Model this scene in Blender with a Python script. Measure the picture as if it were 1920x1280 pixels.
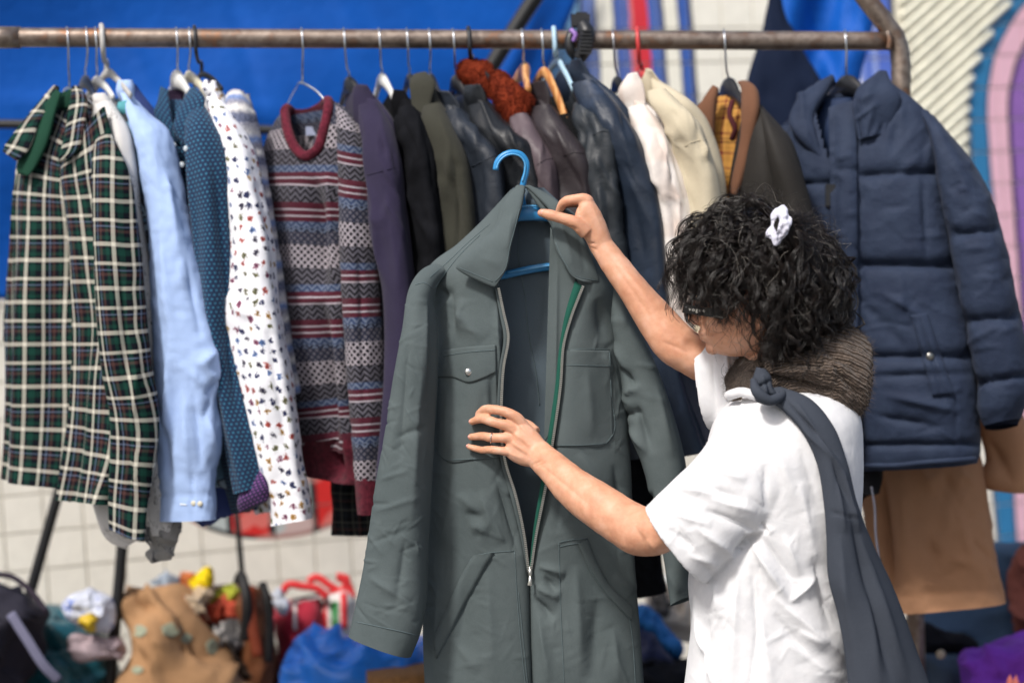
import bpy, bmesh, math, random
import numpy as np
from mathutils import Vector, Matrix
from mathutils.bvhtree import BVHTree

# ------------------------------------------------------------------ camera, sky, sun, exposure
for o in list(bpy.data.objects):
    bpy.data.objects.remove(o)
scene = bpy.context.scene
COL = scene.collection
F = 3560.0                       # focal length in photo pixels (1920 wide)
ROLL = math.radians(4.0)
CAM = np.array((0.0, 0.0, 1.25))
RT = np.array((math.cos(ROLL), 0.0, -math.sin(ROLL)))
UPV = np.array((math.sin(ROLL), 0.0, math.cos(ROLL)))
FW = np.array((0.0, 1.0, 0.0))
cam_data = bpy.data.cameras.new('camera')
cam = bpy.data.objects.new('camera', cam_data)
COL.objects.link(cam)
cam.matrix_world = Matrix(((RT[0], UPV[0], -FW[0], CAM[0]), (RT[1], UPV[1], -FW[1], CAM[1]),
                           (RT[2], UPV[2], -FW[2], CAM[2]), (0, 0, 0, 1)))
cam_data.sensor_width = 36.0
cam_data.lens = 36.0 * F / 1920.0
cam_data.clip_start = 0.05
cam_data.clip_end = 500
cam_data.dof.use_dof = True
cam_data.dof.focus_distance = 3.30
cam_data.dof.aperture_fstop = 1.9
scene.camera = cam

world = bpy.data.worlds.new('World')
scene.world = world
world.use_nodes = True
wn = world.node_tree.nodes
sky = wn.new('ShaderNodeTexSky')
sky.sky_type = 'NISHITA'
sky.sun_disc = False
SUN_EL, SUN_AZ = math.radians(50), math.radians(212)   # azimuth of the sun, clockwise from +Y
sky.sun_elevation = SUN_EL
sky.sun_rotation = SUN_AZ
sky.air_density = 1.0
sky.dust_density = 4.0
sky.ozone_density = 0.6
wn['Background'].inputs['Strength'].default_value = 0.135
world.node_tree.links.new(sky.outputs[0], wn['Background'].inputs[0])
sun_data = bpy.data.lights.new('sun', 'SUN')
sun_data.energy = 3.0
sun_data.angle = math.radians(7)
sun_data.color = (1.0, 0.97, 0.93)
sun = bpy.data.objects.new('sun', sun_data)
COL.objects.link(sun)
sd = Vector((math.sin(SUN_AZ) * math.cos(SUN_EL), math.cos(SUN_AZ) * math.cos(SUN_EL), math.sin(SUN_EL)))
sun.rotation_euler = sd.to_track_quat('Z', 'Y').to_euler()
sun.location = (0, 0, 6)
vs = scene.view_settings
vs.view_transform = 'Standard'
vs.look = 'None'
vs.exposure = 0.18
vs.gamma = 1.0
vs.use_curve_mapping = False
scene.render.engine = 'CYCLES'
scene.cycles.use_denoising = True
scene.cycles.max_bounces = 6
scene.cycles.diffuse_bounces = 3
scene.cycles.glossy_bounces = 3
scene.cycles.transmission_bounces = 4
scene.cycles.sample_clamp_indirect = 6

# ------------------------------------------------------------------ helpers
def P(px, py, d):
    return CAM + d * (FW + RT * ((px - 960.0) / F) - UPV * ((py - 640.0) / F))

def PV(px, py, d):
    px, py, d = np.broadcast_arrays(np.asarray(px, float), np.asarray(py, float), np.asarray(d, float))
    return CAM + d[..., None] * (FW + RT * ((px - 960.0) / F)[..., None] - UPV * ((py - 640.0) / F)[..., None])

def pix(V):
    r = V - CAM
    d = r @ FW
    return 960 + F * (r @ RT) / d, 640 - F * (r @ UPV) / d

def lin(h):
    h = h.lstrip('#')
    o = []
    for i in (0, 2, 4):
        c = int(h[i:i + 2], 16) / 255.0
        o.append(c / 12.92 if c <= 0.04045 else ((c + 0.055) / 1.055) ** 2.4)
    return tuple(o)

def hsh(ix, iy, iz, seed):
    h = (ix * 374761393 + iy * 668265263 + iz * 1442695041 + seed * 974634593) & 0xffffffff
    h = ((h ^ (h >> 13)) * 1274126177) & 0xffffffff
    h = h ^ (h >> 16)
    return (h & 0xffff) / 65535.0

def vnoise(p, seed=0):
    p = np.asarray(p, float)
    i = np.floor(p).astype(np.int64)
    f = p - i
    f = f * f * (3 - 2 * f)
    x, y, z = i[..., 0], i[..., 1], i[..., 2]
    r = 0
    for dx in (0, 1):
        wx = f[..., 0] if dx else 1 - f[..., 0]
        for dy in (0, 1):
            wy = f[..., 1] if dy else 1 - f[..., 1]
            for dz in (0, 1):
                wz = f[..., 2] if dz else 1 - f[..., 2]
                r = r + wx * wy * wz * hsh(x + dx, y + dy, z + dz, seed)
    return r * 2 - 1

def fbm(p, octv=3, seed=0):
    a, s, r = 1.0, 1.0, 0
    for k in range(octv):
        r = r + a * vnoise(np.asarray(p) * s + 17.3 * k, seed + k)
        a *= .5
        s *= 2.03
    return r

def crumple(p, seed=0, n=6):
    """faceted creases, as in paper, plastic film or heavy cloth"""
    rs = np.random.RandomState(seed + 40)
    p = np.asarray(p) + .35 * np.stack([vnoise(p * .8 + 7 * k, seed + k) for k in range(3)], -1)
    r = 0
    for k in range(n):
        dv = rs.randn(3); dv /= np.linalg.norm(dv)
        fq = rs.uniform(.5, 1.6)
        r = r + np.abs(((p @ dv) * fq + rs.rand()) % 1.0 - .5) * 2 / (fq + .3)
    return (r / n - .55) * 2

def cspline(pts, n, even=True):
    """smooth curve through the control points, resampled to n"""
    pts = np.asarray(pts, float)
    if len(pts) == 2:
        t = np.linspace(0, 1, n)[:, None]
        return pts[0] * (1 - t) + pts[1] * t
    seg = np.maximum(np.linalg.norm(np.diff(pts[:, :3] if pts.shape[1] <= 3 else pts, axis=0), axis=1), 1e-6)
    t = np.concatenate(([0], np.cumsum(seg)))
    m = np.zeros_like(pts)
    dl = np.diff(pts, axis=0) / seg[:, None]
    m[0], m[-1] = dl[0], dl[-1]
    w = seg
    m[1:-1] = (dl[:-1] * w[1:, None] + dl[1:] * w[:-1, None]) / (w[1:] + w[:-1])[:, None]
    q = np.linspace(0, t[-1], n)
    k = np.clip(np.searchsorted(t, q, 'right') - 1, 0, len(seg) - 1)
    h = seg[k]
    s = ((q - t[k]) / h)[:, None]
    h = h[:, None]
    return ((2 * s ** 3 - 3 * s ** 2 + 1) * pts[k] + (s ** 3 - 2 * s ** 2 + s) * h * m[k]
            + (-2 * s ** 3 + 3 * s ** 2) * pts[k + 1] + (s ** 3 - s ** 2) * h * m[k + 1])

GEO = {}
def mk(name, V, faces, mat, parent=None, uvs=None, smooth=True):
    """one mesh object, geometry given in world space"""
    V = np.asarray(V, float)
    c = (V.min(0) + V.max(0)) / 2
    me = bpy.data.meshes.new(name)
    me.from_pydata((V - c).tolist(), [], faces)
    if smooth:
        me.polygons.foreach_set('use_smooth', np.ones(len(me.polygons), bool))
    if uvs is not None:
        lay = me.uv_layers.new(name='UVMap')
        lay.data.foreach_set('uv', np.asarray(uvs, float).ravel())
    if mat is not None:
        me.materials.append(mat)
    o = bpy.data.objects.new(name, me)
    o.location = c
    COL.objects.link(o)
    if parent is not None:
        attach(o, parent)
    GEO[o.name] = (V, faces)
    return o

def attach(o, parent):
    o.parent = parent
    L = Vector((0, 0, 0))
    p = parent
    M = Matrix.Identity(4)
    chain = []
    while p is not None:
        chain.append(p)
        p = p.parent
    for p in reversed(chain):
        M = M @ p.matrix_parent_inverse @ p.matrix_basis
    o.matrix_parent_inverse = M.inverted()

def tag(o, label, cat=None, group=None, kind=None):
    o['label'] = label
    if cat: o['category'] = cat
    if group: o['group'] = group
    if kind: o['kind'] = kind
    return o

def thing(name, label, cat, loc, group=None):
    e = bpy.data.objects.new(name, None)
    e.empty_display_size = 0.05
    e.location = loc
    COL.objects.link(e)
    return tag(e, label, cat, group)

def strokes(X, Y, folds):
    """sum of fold ridges (positive) and valleys (negative) along straight strokes; px coordinates"""
    r = np.zeros_like(X)
    for f in folds:
        x0, y0, x1, y1, w, a = f[:6]
        dx, dy = x1 - x0, y1 - y0
        L2 = dx * dx + dy * dy + 1e-9
        t = ((X - x0) * dx + (Y - y0) * dy) / L2
        tc = np.clip(t, 0, 1)
        D = np.hypot(X - x0 - tc * dx, Y - y0 - tc * dy)
        e = np.sin(np.pi * tc) ** .8
        w = w * (.55 + .8 * tc)
        if len(f) > 6 and f[6] == 's':      # stitched line: sharp valley along the whole stroke
            r += a * np.exp(-np.abs(D / f[4]))
        else:
            r += a * e * np.exp(-(np.sqrt((D / w) ** 2 + .06) - .245) * 1.55)
    return r

def autofolds(n, box, ln, w, a, ang, spread, seed, poly=None):
    rg = random.Random(seed)
    out = []
    for k in range(n):
        x, y = rg.uniform(box[0], box[2]), rg.uniform(box[1], box[3])
        t = math.radians(ang + rg.uniform(-spread, spread))
        l = ln * rg.uniform(.4, 1.3)
        s = rg.choice((-1, 1, 1))
        out.append((x - math.cos(t) * l / 2, y - math.sin(t) * l / 2, x + math.cos(t) * l / 2, y + math.sin(t) * l / 2,
                    w * rg.uniform(.6, 1.5), a * s * rg.uniform(.4, 1.2)))
    return out

def tube(name, rows, mat, parent=None, nu=56, nv=90, d=(3.9, 3.9), th=.03, folds=(), flute=None, wr=None,
         cap=(False, False), e=.8, backth=1.0, lin_=False, link=True, uvoff=(0, 0), crm=None):
    """closed loop of cloth swept down rows (xl,yl,xr,yr[,th[,dl,dr]]): the loop spans left edge to right edge and bulges th"""
    R = []
    for r in rows:
        r = list(r)
        t_ = r[4] if len(r) > 4 and r[4] is not None else th
        dl, dr = (r[5], r[6]) if len(r) > 6 else d
        R.append((r[0], r[1], r[2], r[3], t_ * 1000, dl * 1000, dr * 1000))
    R = cspline(np.array(R), nv)
    Lp = PV(R[:, 0], R[:, 1], R[:, 5] / 1000)
    Rp = PV(R[:, 2], R[:, 3], R[:, 6] / 1000)
    T = np.maximum(R[:, 4] / 1000, 5e-4)
    C = (Lp + Rp) / 2
    H = (Rp - Lp) / 2
    tan = np.gradient(C, axis=0)
    n = np.cross(tan, H)
    n /= np.linalg.norm(n, axis=1)[:, None] + 1e-12
    sg = np.sign(-(n @ FW).mean()) or 1
    n *= sg
    a = np.linspace(0, 2 * np.pi, nu, endpoint=False)
    ca = np.sign(np.cos(a)) * np.abs(np.cos(a)) ** e
    sa = np.sign(np.sin(a)) * np.abs(np.sin(a)) ** e
    tt = np.where(sa > 0, 1.0, backth)
    V = C[:, None, :] - H[:, None, :] * ca[None, :, None] + n[:, None, :] * (T[:, None] * (sa * tt)[None, :])[..., None]
    du = np.roll(V, -1, 1) - np.roll(V, 1, 1)
    dv = np.gradient(V, axis=0)
    N = np.cross(dv, du) * sg
    N /= np.linalg.norm(N, axis=2)[..., None] + 1e-9
    disp = np.zeros((nv, nu))
    X, Y = pix(V.reshape(-1, 3))
    X, Y = X.reshape(nv, nu), Y.reshape(nv, nu)
    if folds:
        disp += strokes(X, Y, folds) * np.clip(np.sin(a) * 2.5 + .2, 0, 1)[None, :]
    vv = np.linspace(0, 1, nv)[:, None]
    if flute:
        k, amp, seed = flute[:3]
        st = flute[3] if len(flute) > 3 else .25
        rg = np.random.RandomState(seed)
        uu = np.linspace(0, 1, nu, endpoint=False)[None, :]
        wv = 0
        for j in range(4):
            kk = max(1, int(round(k * (.6 + .5 * j * rg.rand()))))
            wv = wv + np.sin(2 * np.pi * (kk * uu + rg.rand()) + 1.2 * np.sin(2.5 * vv * rg.rand() * 3 + rg.rand() * 6)) / (1 + .5 * j)
        disp += amp * wv * np.clip((vv - .02) / max(st, 1e-3), 0, 1) ** .8 * .6
    if wr:
        amp, sc, seed = wr[:3]
        st = wr[3] if len(wr) > 3 else 1.0
        q = V * sc
        q[..., 2] *= st
        w1 = fbm(q, 3, seed)
        w2 = 1 - np.abs(fbm(q * 1.7 + 5, 2, seed + 9)) * 2
        disp += amp * (w1 * .7 + w2 * .5)
    if crm:
        disp += crm[0] * crumple(V * crm[1], crm[2])
    V = V + N * disp[..., None]
    arc = np.linalg.norm(np.diff(np.concatenate([V, V[:, :1]], 1), axis=1), axis=2)
    U = np.concatenate([np.zeros((nv, 1)), np.cumsum(arc, 1)], 1)
    U -= U[:, nu // 4][:, None]
    vl = np.concatenate(([0], np.cumsum(np.linalg.norm(np.diff(C, axis=0), axis=1))))
    verts = V.reshape(-1, 3)
    faces, uv = [], []
    for j in range(nv - 1):
        for i in range(nu):
            i2 = (i + 1) % nu
            f = (j * nu + i, (j + 1) * nu + i, (j + 1) * nu + i2, j * nu + i2)
            q = ((U[j, i], vl[j]), (U[j + 1, i], vl[j + 1]), (U[j + 1, i + 1], vl[j + 1]), (U[j, i + 1], vl[j]))
            if sg < 0:
                f, q = f[::-1], q[::-1]
            faces.append(f)
            uv.extend(q)
    ex = []
    for end, j in ((0, 0), (1, nv - 1)):
        if cap[end]:
            ci = nv * nu + len(ex)
            ex.append(V[j].mean(0))
            for i in range(nu):
                i2 = (i + 1) % nu
                f = (j * nu + i, j * nu + i2, ci) if (end == 0) == (sg > 0) else (j * nu + i2, j * nu + i, ci)
                faces.append(f)
                uv.extend(((U[j, i], vl[j]), (U[j, i2], vl[j]), (0, vl[j])))
    if ex:
        verts = np.concatenate([verts, np.array(ex)])
    uv = np.array(uv) + np.array(uvoff)
    if not link:
        return verts, faces
    return mk(name, verts, faces, mat, parent, uv)

def cordgeo(pts, rad, sides=10, n=None, flat=None, smooth=True, capped=True):
    pts = np.asarray(pts, float)
    rad = np.broadcast_to(np.asarray(rad, float), (len(pts),))
    q = np.concatenate([pts, rad[:, None]], 1)
    if smooth and len(pts) > 2:
        q = cspline(q, n or max(12, len(pts) * 6))
    elif n:
        q = cspline(q, n)
    p, r = q[:, :3], np.maximum(q[:, 3], 1e-5)
    t = np.gradient(p, axis=0)
    t /= np.linalg.norm(t, axis=1)[:, None] + 1e-12
    u = np.cross(t[0], FW if abs(t[0] @ FW) < .9 else np.array((0, 0, 1.)))
    u /= np.linalg.norm(u)
    Us = []
    for k in range(len(p)):
        u = u - t[k] * (u @ t[k])
        u /= np.linalg.norm(u) + 1e-12
        Us.append(u)
    Us = np.array(Us)
    W = np.cross(t, Us)
    a = np.linspace(0, 2 * np.pi, sides, endpoint=False)
    fx = 1.0
    V = p[:, None] + r[:, None, None] * (Us[:, None] * np.cos(a)[None, :, None] * fx + W[:, None] * np.sin(a)[None, :, None])
    if flat is not None:
        ax = np.asarray(flat[0], float)
        ax /= np.linalg.norm(ax)
        off = V - p[:, None]
        V = p[:, None] + off - ax * ((off @ ax) * (1 - flat[1]))[..., None]
    m = len(p)
    faces = []
    for j in range(m - 1):
        for i in range(sides):
            i2 = (i + 1) % sides
            faces.append((j * sides + i, j * sides + i2, (j + 1) * sides + i2, (j + 1) * sides + i))
    V = V.reshape(-1, 3)
    if capped:
        faces.append(tuple(range(sides))[::-1])
        faces.append(tuple((m - 1) * sides + i for i in range(sides)))
    return V, faces

def cord(name, pts, rad, mat, parent=None, **k):
    V, f = cordgeo(pts, rad, **k)
    return mk(name, V, f, mat, parent)

def joingeo(gs):
    Vs, Fs, o = [], [], 0
    for V, f in gs:
        Vs.append(np.asarray(V))
        Fs.extend(tuple(i + o for i in q) for q in f)
        o += len(V)
    return np.concatenate(Vs), Fs

def ball(c, r, nu=20, nv=14, axes=None):
    th = np.linspace(0, np.pi, nv + 1)
    ph = np.linspace(0, 2 * np.pi, nu, endpoint=False)
    r = np.broadcast_to(np.asarray(r, float), (3,))
    A = np.array(axes if axes is not None else (RT, FW, UPV))
    V, Fs = [], []
    for t in th:
        for q in ph:
            V.append(c + A[0] * r[0] * math.sin(t) * math.cos(q) + A[1] * r[1] * math.sin(t) * math.sin(q) + A[2] * r[2] * math.cos(t))
    for j in range(nv):
        for i in range(nu):
            i2 = (i + 1) % nu
            Fs.append((j * nu + i, (j + 1) * nu + i, (j + 1) * nu + i2, j * nu + i2))
    return np.array(V), Fs

def box(c, half, axes=None):
    A = np.array(axes if axes is not None else np.eye(3))
    V = [c + sum(A[k] * half[k] * s[k] for k in range(3)) for s in
         ((-1, -1, -1), (1, -1, -1), (1, 1, -1), (-1, 1, -1), (-1, -1, 1), (1, -1, 1), (1, 1, 1), (-1, 1, 1))]
    return np.array(V), [(0, 3, 2, 1), (4, 5, 6, 7), (0, 1, 5, 4), (1, 2, 6, 5), (2, 3, 7, 6), (3, 0, 4, 7)]

def surf(*objs):
    gs = [GEO[o.name] for o in objs]
    V, f = joingeo(gs)
    return BVHTree.FromPolygons([tuple(v) for v in V], f)

def hit(bvh, px, py, default):
    r = P(px, py, 1.0) - CAM
    L = np.linalg.norm(r)
    loc, no, idx, dist = bvh.ray_cast(Vector(CAM), Vector(r / L))
    return default if loc is None else float((np.array(loc) - CAM) @ FW)

def seam(name, bvh, pts, mat, parent, rad=.0008, off=.0006, default=3.4, n=None, sides=5):
    q = cspline(np.array(pts, float), n or max(8, int(sum(math.hypot(pts[i + 1][0] - pts[i][0], pts[i + 1][1] - pts[i][1]) for i in range(len(pts) - 1)) / 6)))
    last = default
    W = []
    for x, y in q:
        last = hit(bvh, x, y, last)
        W.append(P(x, y, last - off))
    return cord(name, W, rad, mat, parent, sides=sides, smooth=False)

def patch(name, bvh, top, bot, mat, parent, off=.002, thick=.002, nu=26, nv=26, default=3.4, bulge=0.0, smooth=2, folds=(), dfun=None):
    T, B = cspline(np.array(top, float), nu), cspline(np.array(bot, float), nu)
    s = np.linspace(0, 1, nv)[:, None, None]
    Q = T[None] * (1 - s) + B[None] * s
    D = np.full((nv, nu), np.nan)
    for j in range(nv):
        for i in range(nu):
            D[j, i] = dfun(Q[j, i, 0], Q[j, i, 1]) if dfun else hit(bvh, Q[j, i, 0], Q[j, i, 1], np.nan)
    mval = default if np.all(np.isnan(D)) else np.nanmedian(D)
    for j in range(nv):
        row = D[j]
        ok = ~np.isnan(row)
        D[j] = np.interp(np.arange(nu), np.arange(nu)[ok], row[ok]) if ok.any() else mval
    for k in range(smooth):
        E = np.pad(D, 1, mode='edge')
        D = (E[:-2, 1:-1] + E[2:, 1:-1] + E[1:-1, :-2] + E[1:-1, 2:] + 2 * D) / 6
    u = np.linspace(0, 1, nu)[None]
    v = np.linspace(0, 1, nv)[:, None]
    bl = bulge * (np.sin(np.pi * u) * np.sin(np.pi * v)) ** .6
    if folds:
        bl = bl + strokes(Q[..., 0], Q[..., 1], folds)
    Vf = PV(Q[..., 0], Q[..., 1], D - off - bl).reshape(-1, 3)
    Vb = PV(Q[..., 0], Q[..., 1], D - off - bl + thick).reshape(-1, 3)
    V = np.concatenate([Vf, Vb])
    m = nu * nv
    faces, uv = [], []
    L = 3.4 / F
    def q_(*ids):
        faces.append(ids)
        for i in ids:
            k = i % m
            uv.append((Q.reshape(-1, 2)[k, 0] * L, Q.reshape(-1, 2)[k, 1] * L))
    for j in range(nv - 1):
        for i in range(nu - 1):
            a, b, c, e = j * nu + i, (j + 1) * nu + i, (j + 1) * nu + i + 1, j * nu + i + 1
            q_(a, b, c, e)
            q_(m + e, m + c, m + b, m + a)
    for i in range(nu - 1):
        q_(i + 1, m + i + 1, m + i, i)
        k = (nv - 1) * nu + i
        q_(k, m + k, m + k + 1, k + 1)
    for j in range(nv - 1):
        a, b = j * nu, (j + 1) * nu
        q_(a, m + a, m + b, b)
        a, b = a + nu - 1, b + nu - 1
        q_(b, m + b, m + a, a)
    return mk(name, V, faces, mat, parent, uv)

def strandgeo(paths, rads, sides=3):
    """many thin strands, all with the same number of points: paths [k,m,3]"""
    K, m, _ = paths.shape
    t = np.gradient(paths, axis=1)
    t /= np.linalg.norm(t, axis=2)[..., None] + 1e-12
    ref = np.where((np.abs(t @ FW) < .9)[..., None], FW, UPV)
    a = np.cross(t, ref); a /= np.linalg.norm(a, axis=2)[..., None] + 1e-12
    b = np.cross(t, a)
    V = []
    for s in range(sides):
        q = 2 * np.pi * s / sides
        V.append(paths + rads[..., None] * (a * math.cos(q) + b * math.sin(q)))
    V = np.stack(V, 2).reshape(-1, 3)           # k,m,sides
    k, j, s = np.meshgrid(np.arange(K), np.arange(m - 1), np.arange(sides), indexing='ij')
    s2 = (s + 1) % sides
    base = k * m * sides
    Fs = np.stack([base + j * sides + s, base + j * sides + s2, base + (j + 1) * sides + s2, base + (j + 1) * sides + s], -1).reshape(-1, 4)
    return V, Fs
def mkfast(name, V, Fs, mat, parent):
    c = (V.min(0) + V.max(0)) / 2
    me = bpy.data.meshes.new(name)
    me.vertices.add(len(V)); me.vertices.foreach_set('co', (V - c).ravel())
    me.loops.add(Fs.size); me.loops.foreach_set('vertex_index', Fs.ravel())
    me.polygons.add(len(Fs)); me.polygons.foreach_set('loop_start', np.arange(len(Fs)) * 4)
    me.update(calc_edges=True)
    me.polygons.foreach_set('use_smooth', np.ones(len(Fs), bool))
    me.materials.append(mat)
    o = bpy.data.objects.new(name, me)
    o.location = c
    COL.objects.link(o)
    attach(o, parent)
    return o

def furry(obj, n, ln, rad, mat, parent, name, seed=1, lean=(0, 0, 0)):
    """short hairs standing on a mesh"""
    rs = np.random.RandomState(seed)
    me = obj.data
    m = len(me.vertices)
    co = np.empty(m * 3); me.vertices.foreach_get('co', co); co = co.reshape(-1, 3)
    no = np.empty(m * 3); me.vertex_normals.foreach_get('vector', no); no = no.reshape(-1, 3)
    tri = [p.vertices for p in me.polygons]
    pick = rs.randint(0, len(tri), n)
    w = rs.dirichlet((1, 1, 1), n)
    idx = np.array([list(tri[k])[:3] for k in pick])
    p0 = (co[idx] * w[..., None]).sum(1) + np.array(obj.location)
    nn = (no[idx] * w[..., None]).sum(1)
    L = ln * rs.uniform(.5, 1.3, (n, 1))
    tip = nn * L + rs.randn(n, 3) * ln * .35 + np.array(lean) * L
    pth = np.stack([p0, p0 + tip * .5 + nn * L * .1, p0 + tip], 1)
    V, Fs = strandgeo(pth, np.broadcast_to(np.array([rad, rad * .8, rad * .3])[None], (n, 3)))
    o = mkfast(name, V, Fs, mat, parent)
    o['kind'] = 'stuff'
    return o

# ------------------------------------------------------------------ materials
class NT:
    def __init__(s, name):
        s.mat = bpy.data.materials.new(name)
        s.mat.use_nodes = True
        s.t = s.mat.node_tree
        s.b = s.t.nodes['Principled BSDF']
    def n(s, ty, **k):
        x = s.t.nodes.new(ty)
        for a, v in k.items():
            setattr(x, a, v)
        return x
    def put(s, sock, v):
        if isinstance(v, bpy.types.NodeSocket):
            s.t.links.new(v, sock)
        elif isinstance(v, (tuple, list)) and len(v) == 3 and sock.type == 'RGBA':
            sock.default_value = (*v, 1)
        else:
            sock.default_value = v
    def m(s, op, a, b=None, c=None):
        x = s.n('ShaderNodeMath', operation=op)
        for i, v in enumerate((a, b, c)):
            if v is not None:
                s.put(x.inputs[i], v)
        return x.outputs[0]
    def mix(s, f, a, b, mode='MIX'):
        x = s.n('ShaderNodeMix', data_type='RGBA', blend_type=mode)
        s.put(x.inputs[0], f); s.put(x.inputs[6], a); s.put(x.inputs[7], b)
        return x.outputs[2]
    def ramp(s, f, stops, interp='CONSTANT'):
        x = s.n('ShaderNodeValToRGB')
        cr = x.color_ramp
        cr.interpolation = interp
        while len(cr.elements) > 1:
            cr.elements.remove(cr.elements[-1])
        cr.elements[0].position = stops[0][0]
        cr.elements[0].color = (*stops[0][1], 1)
        for p, c in stops[1:]:
            el = cr.elements.new(p)
            el.color = (*c, 1)
        s.put(x.inputs[0], f)
        return x.outputs[0]
    def noise(s, scale, detail=3, vec=None, rough=.55, dist=0):
        x = s.n('ShaderNodeTexNoise')
        x.inputs['Scale'].default_value = scale
        x.inputs['Detail'].default_value = detail
        x.inputs['Roughness'].default_value = rough
        x.inputs['Distortion'].default_value = dist
        if vec is None:
            vec = s.pos()
        s.t.links.new(vec, x.inputs['Vector'])
        return x.outputs[0]
    def pos(s):
        return s.n('ShaderNodeNewGeometry').outputs['Position']
    def uv(s):
        x = s.n('ShaderNodeSeparateXYZ')
        s.t.links.new(s.n('ShaderNodeUVMap').outputs[0], x.inputs[0])
        return x.outputs[0], x.outputs[1]
    def vec(s, x, y, z=0.0):
        c = s.n('ShaderNodeCombineXYZ')
        s.put(c.inputs[0], x); s.put(c.inputs[1], y); s.put(c.inputs[2], z)
        return c.outputs[0]
    def bump(s, h, strength=.3, dist=.002):
        b = s.n('ShaderNodeBump')
        b.inputs['Strength'].default_value = strength
        b.inputs['Distance'].default_value = dist
        s.put(b.inputs['Height'], h)
        s.t.links.new(b.outputs[0], s.b.inputs['Normal'])
    def out(s, col, rough=.8, spec=.3, sheen=0, metal=0, sub=0, coat=0):
        s.put(s.b.inputs['Base Color'], col)
        s.put(s.b.inputs['Roughness'], rough)
        s.b.inputs['Specular IOR Level'].default_value = spec
        s.b.inputs['Sheen Weight'].default_value = sheen
        s.b.inputs['Sheen Roughness'].default_value = .6
        s.b.inputs['Metallic'].default_value = metal
        if sub:
            s.b.inputs['Subsurface Weight'].default_value = sub
        s.b.inputs['Coat Weight'].default_value = coat
        return s.mat

def cloth(name, hexc, rough=.88, sheen=.02, var=.16, bump=.25, bscale=55, spec=.12, fine=420):
    t = NT(name)
    c = lin(hexc)
    n1 = t.noise(9, 4)
    n2 = t.noise(fine, 2)
    f = t.m('ADD', t.m('MULTIPLY', n1, .6), t.m('MULTIPLY', n2, .4))
    lo = tuple(x * (1 - var) for x in c)
    hi = tuple(min(1, x * (1 + var)) for x in c)
    col = t.ramp(f, [(.3, lo), (.7, hi)], 'LINEAR')
    h = t.m('ADD', t.m('MULTIPLY', t.noise(bscale, 3), .8), t.m('MULTIPLY', n2, .12))
    t.bump(h, bump, .004)
    return t.out(col, rough, spec, sheen * .15)

def leather(name, hexc, rough=.42, wear=None, bump=.3):
    t = NT(name)
    c = lin(hexc)
    n1 = t.noise(14, 5)
    stops = [(.3, tuple(x * .7 for x in c)), (.62, c)]
    if wear:
        stops.append((.8, lin(wear)))
    col = t.ramp(n1, stops, 'LINEAR')
    h = t.m('ADD', t.m('MULTIPLY', t.noise(26, 4, None, .6, 1.0), .9), t.m('MULTIPLY', t.noise(300, 2), .08))
    t.bump(h, bump, .008)
    r = t.m('ADD', t.m('MULTIPLY', t.noise(60, 3), .25), rough - .02)
    return t.out(col, r, .3)

def plain(name, hexc, rough=.4, spec=.5, metal=0, coat=0, var=.06, nsc=30, bump=0, sub=0):
    t = NT(name)
    c = lin(hexc)
    n1 = t.noise(nsc, 4)
    col = t.ramp(n1, [(.3, tuple(x * (1 - var) for x in c)), (.7, tuple(min(1, x * (1 + var)) for x in c))], 'LINEAR')
    if bump:
        t.bump(t.noise(nsc * 4, 3), bump, .003)
    return t.out(col, rough, spec, 0, metal, sub, coat)

def m_plaid(name, base, green, white, pale, period=.086, brown='#4a3230'):
    t = NT(name)
    u, v = t.uv()
    B, G, W, L, K = lin(base), lin(green), lin(white), lin(pale), lin(brown)
    st = [(0, W), (.09, B), (.16, G), (.30, B), (.45, W), (.525, B), (.62, L), (.655, B), (.70, K), (.77, B), (.86, G), (.94, B)]
    def band(c, off):
        return t.ramp(t.m('FRACT', t.m('ADD', t.m('DIVIDE', c, period), off)), st)
    a, b = band(u, 10.0), band(v, 10.3)
    col = t.mix(.5, a, b)
    wsum = t.mix(.05, col, t.mix(1.0, a, b, 'LIGHTEN'))
    n = t.noise(700, 2)
    col = t.mix(.12, wsum, t.ramp(n, [(.3, (0, 0, 0)), (.7, (1, 1, 1))], 'LINEAR'), 'OVERLAY')
    t.bump(t.noise(60, 3), .2, .004)
    return t.out(col, .9, .12, .0)

def m_dots(name, base, dot, sp=.0125, r=.27):
    t = NT(name)
    u, v = t.uv()
    a = t.m('DIVIDE', u, sp)
    b = t.m('DIVIDE', v, sp * .8)
    row = t.m('MODULO', t.m('FLOOR', t.m('ADD', b, 1000.0)), 2.0)
    fx = t.m('SUBTRACT', t.m('FRACT', t.m('ADD', t.m('ADD', a, 1000.0), t.m('MULTIPLY', row, .5))), .5)
    fy = t.m('SUBTRACT', t.m('FRACT', t.m('ADD', b, 1000.0)), .5)
    dd = t.m('SQRT', t.m('ADD', t.m('MULTIPLY', fx, fx), t.m('MULTIPLY', fy, fy)))
    k = t.m('LESS_THAN', dd, r)
    col = t.mix(k, lin(base), lin(dot))
    t.bump(t.noise(60, 3), .2, .004)
    return t.out(col, .85, .2, .1)

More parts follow.
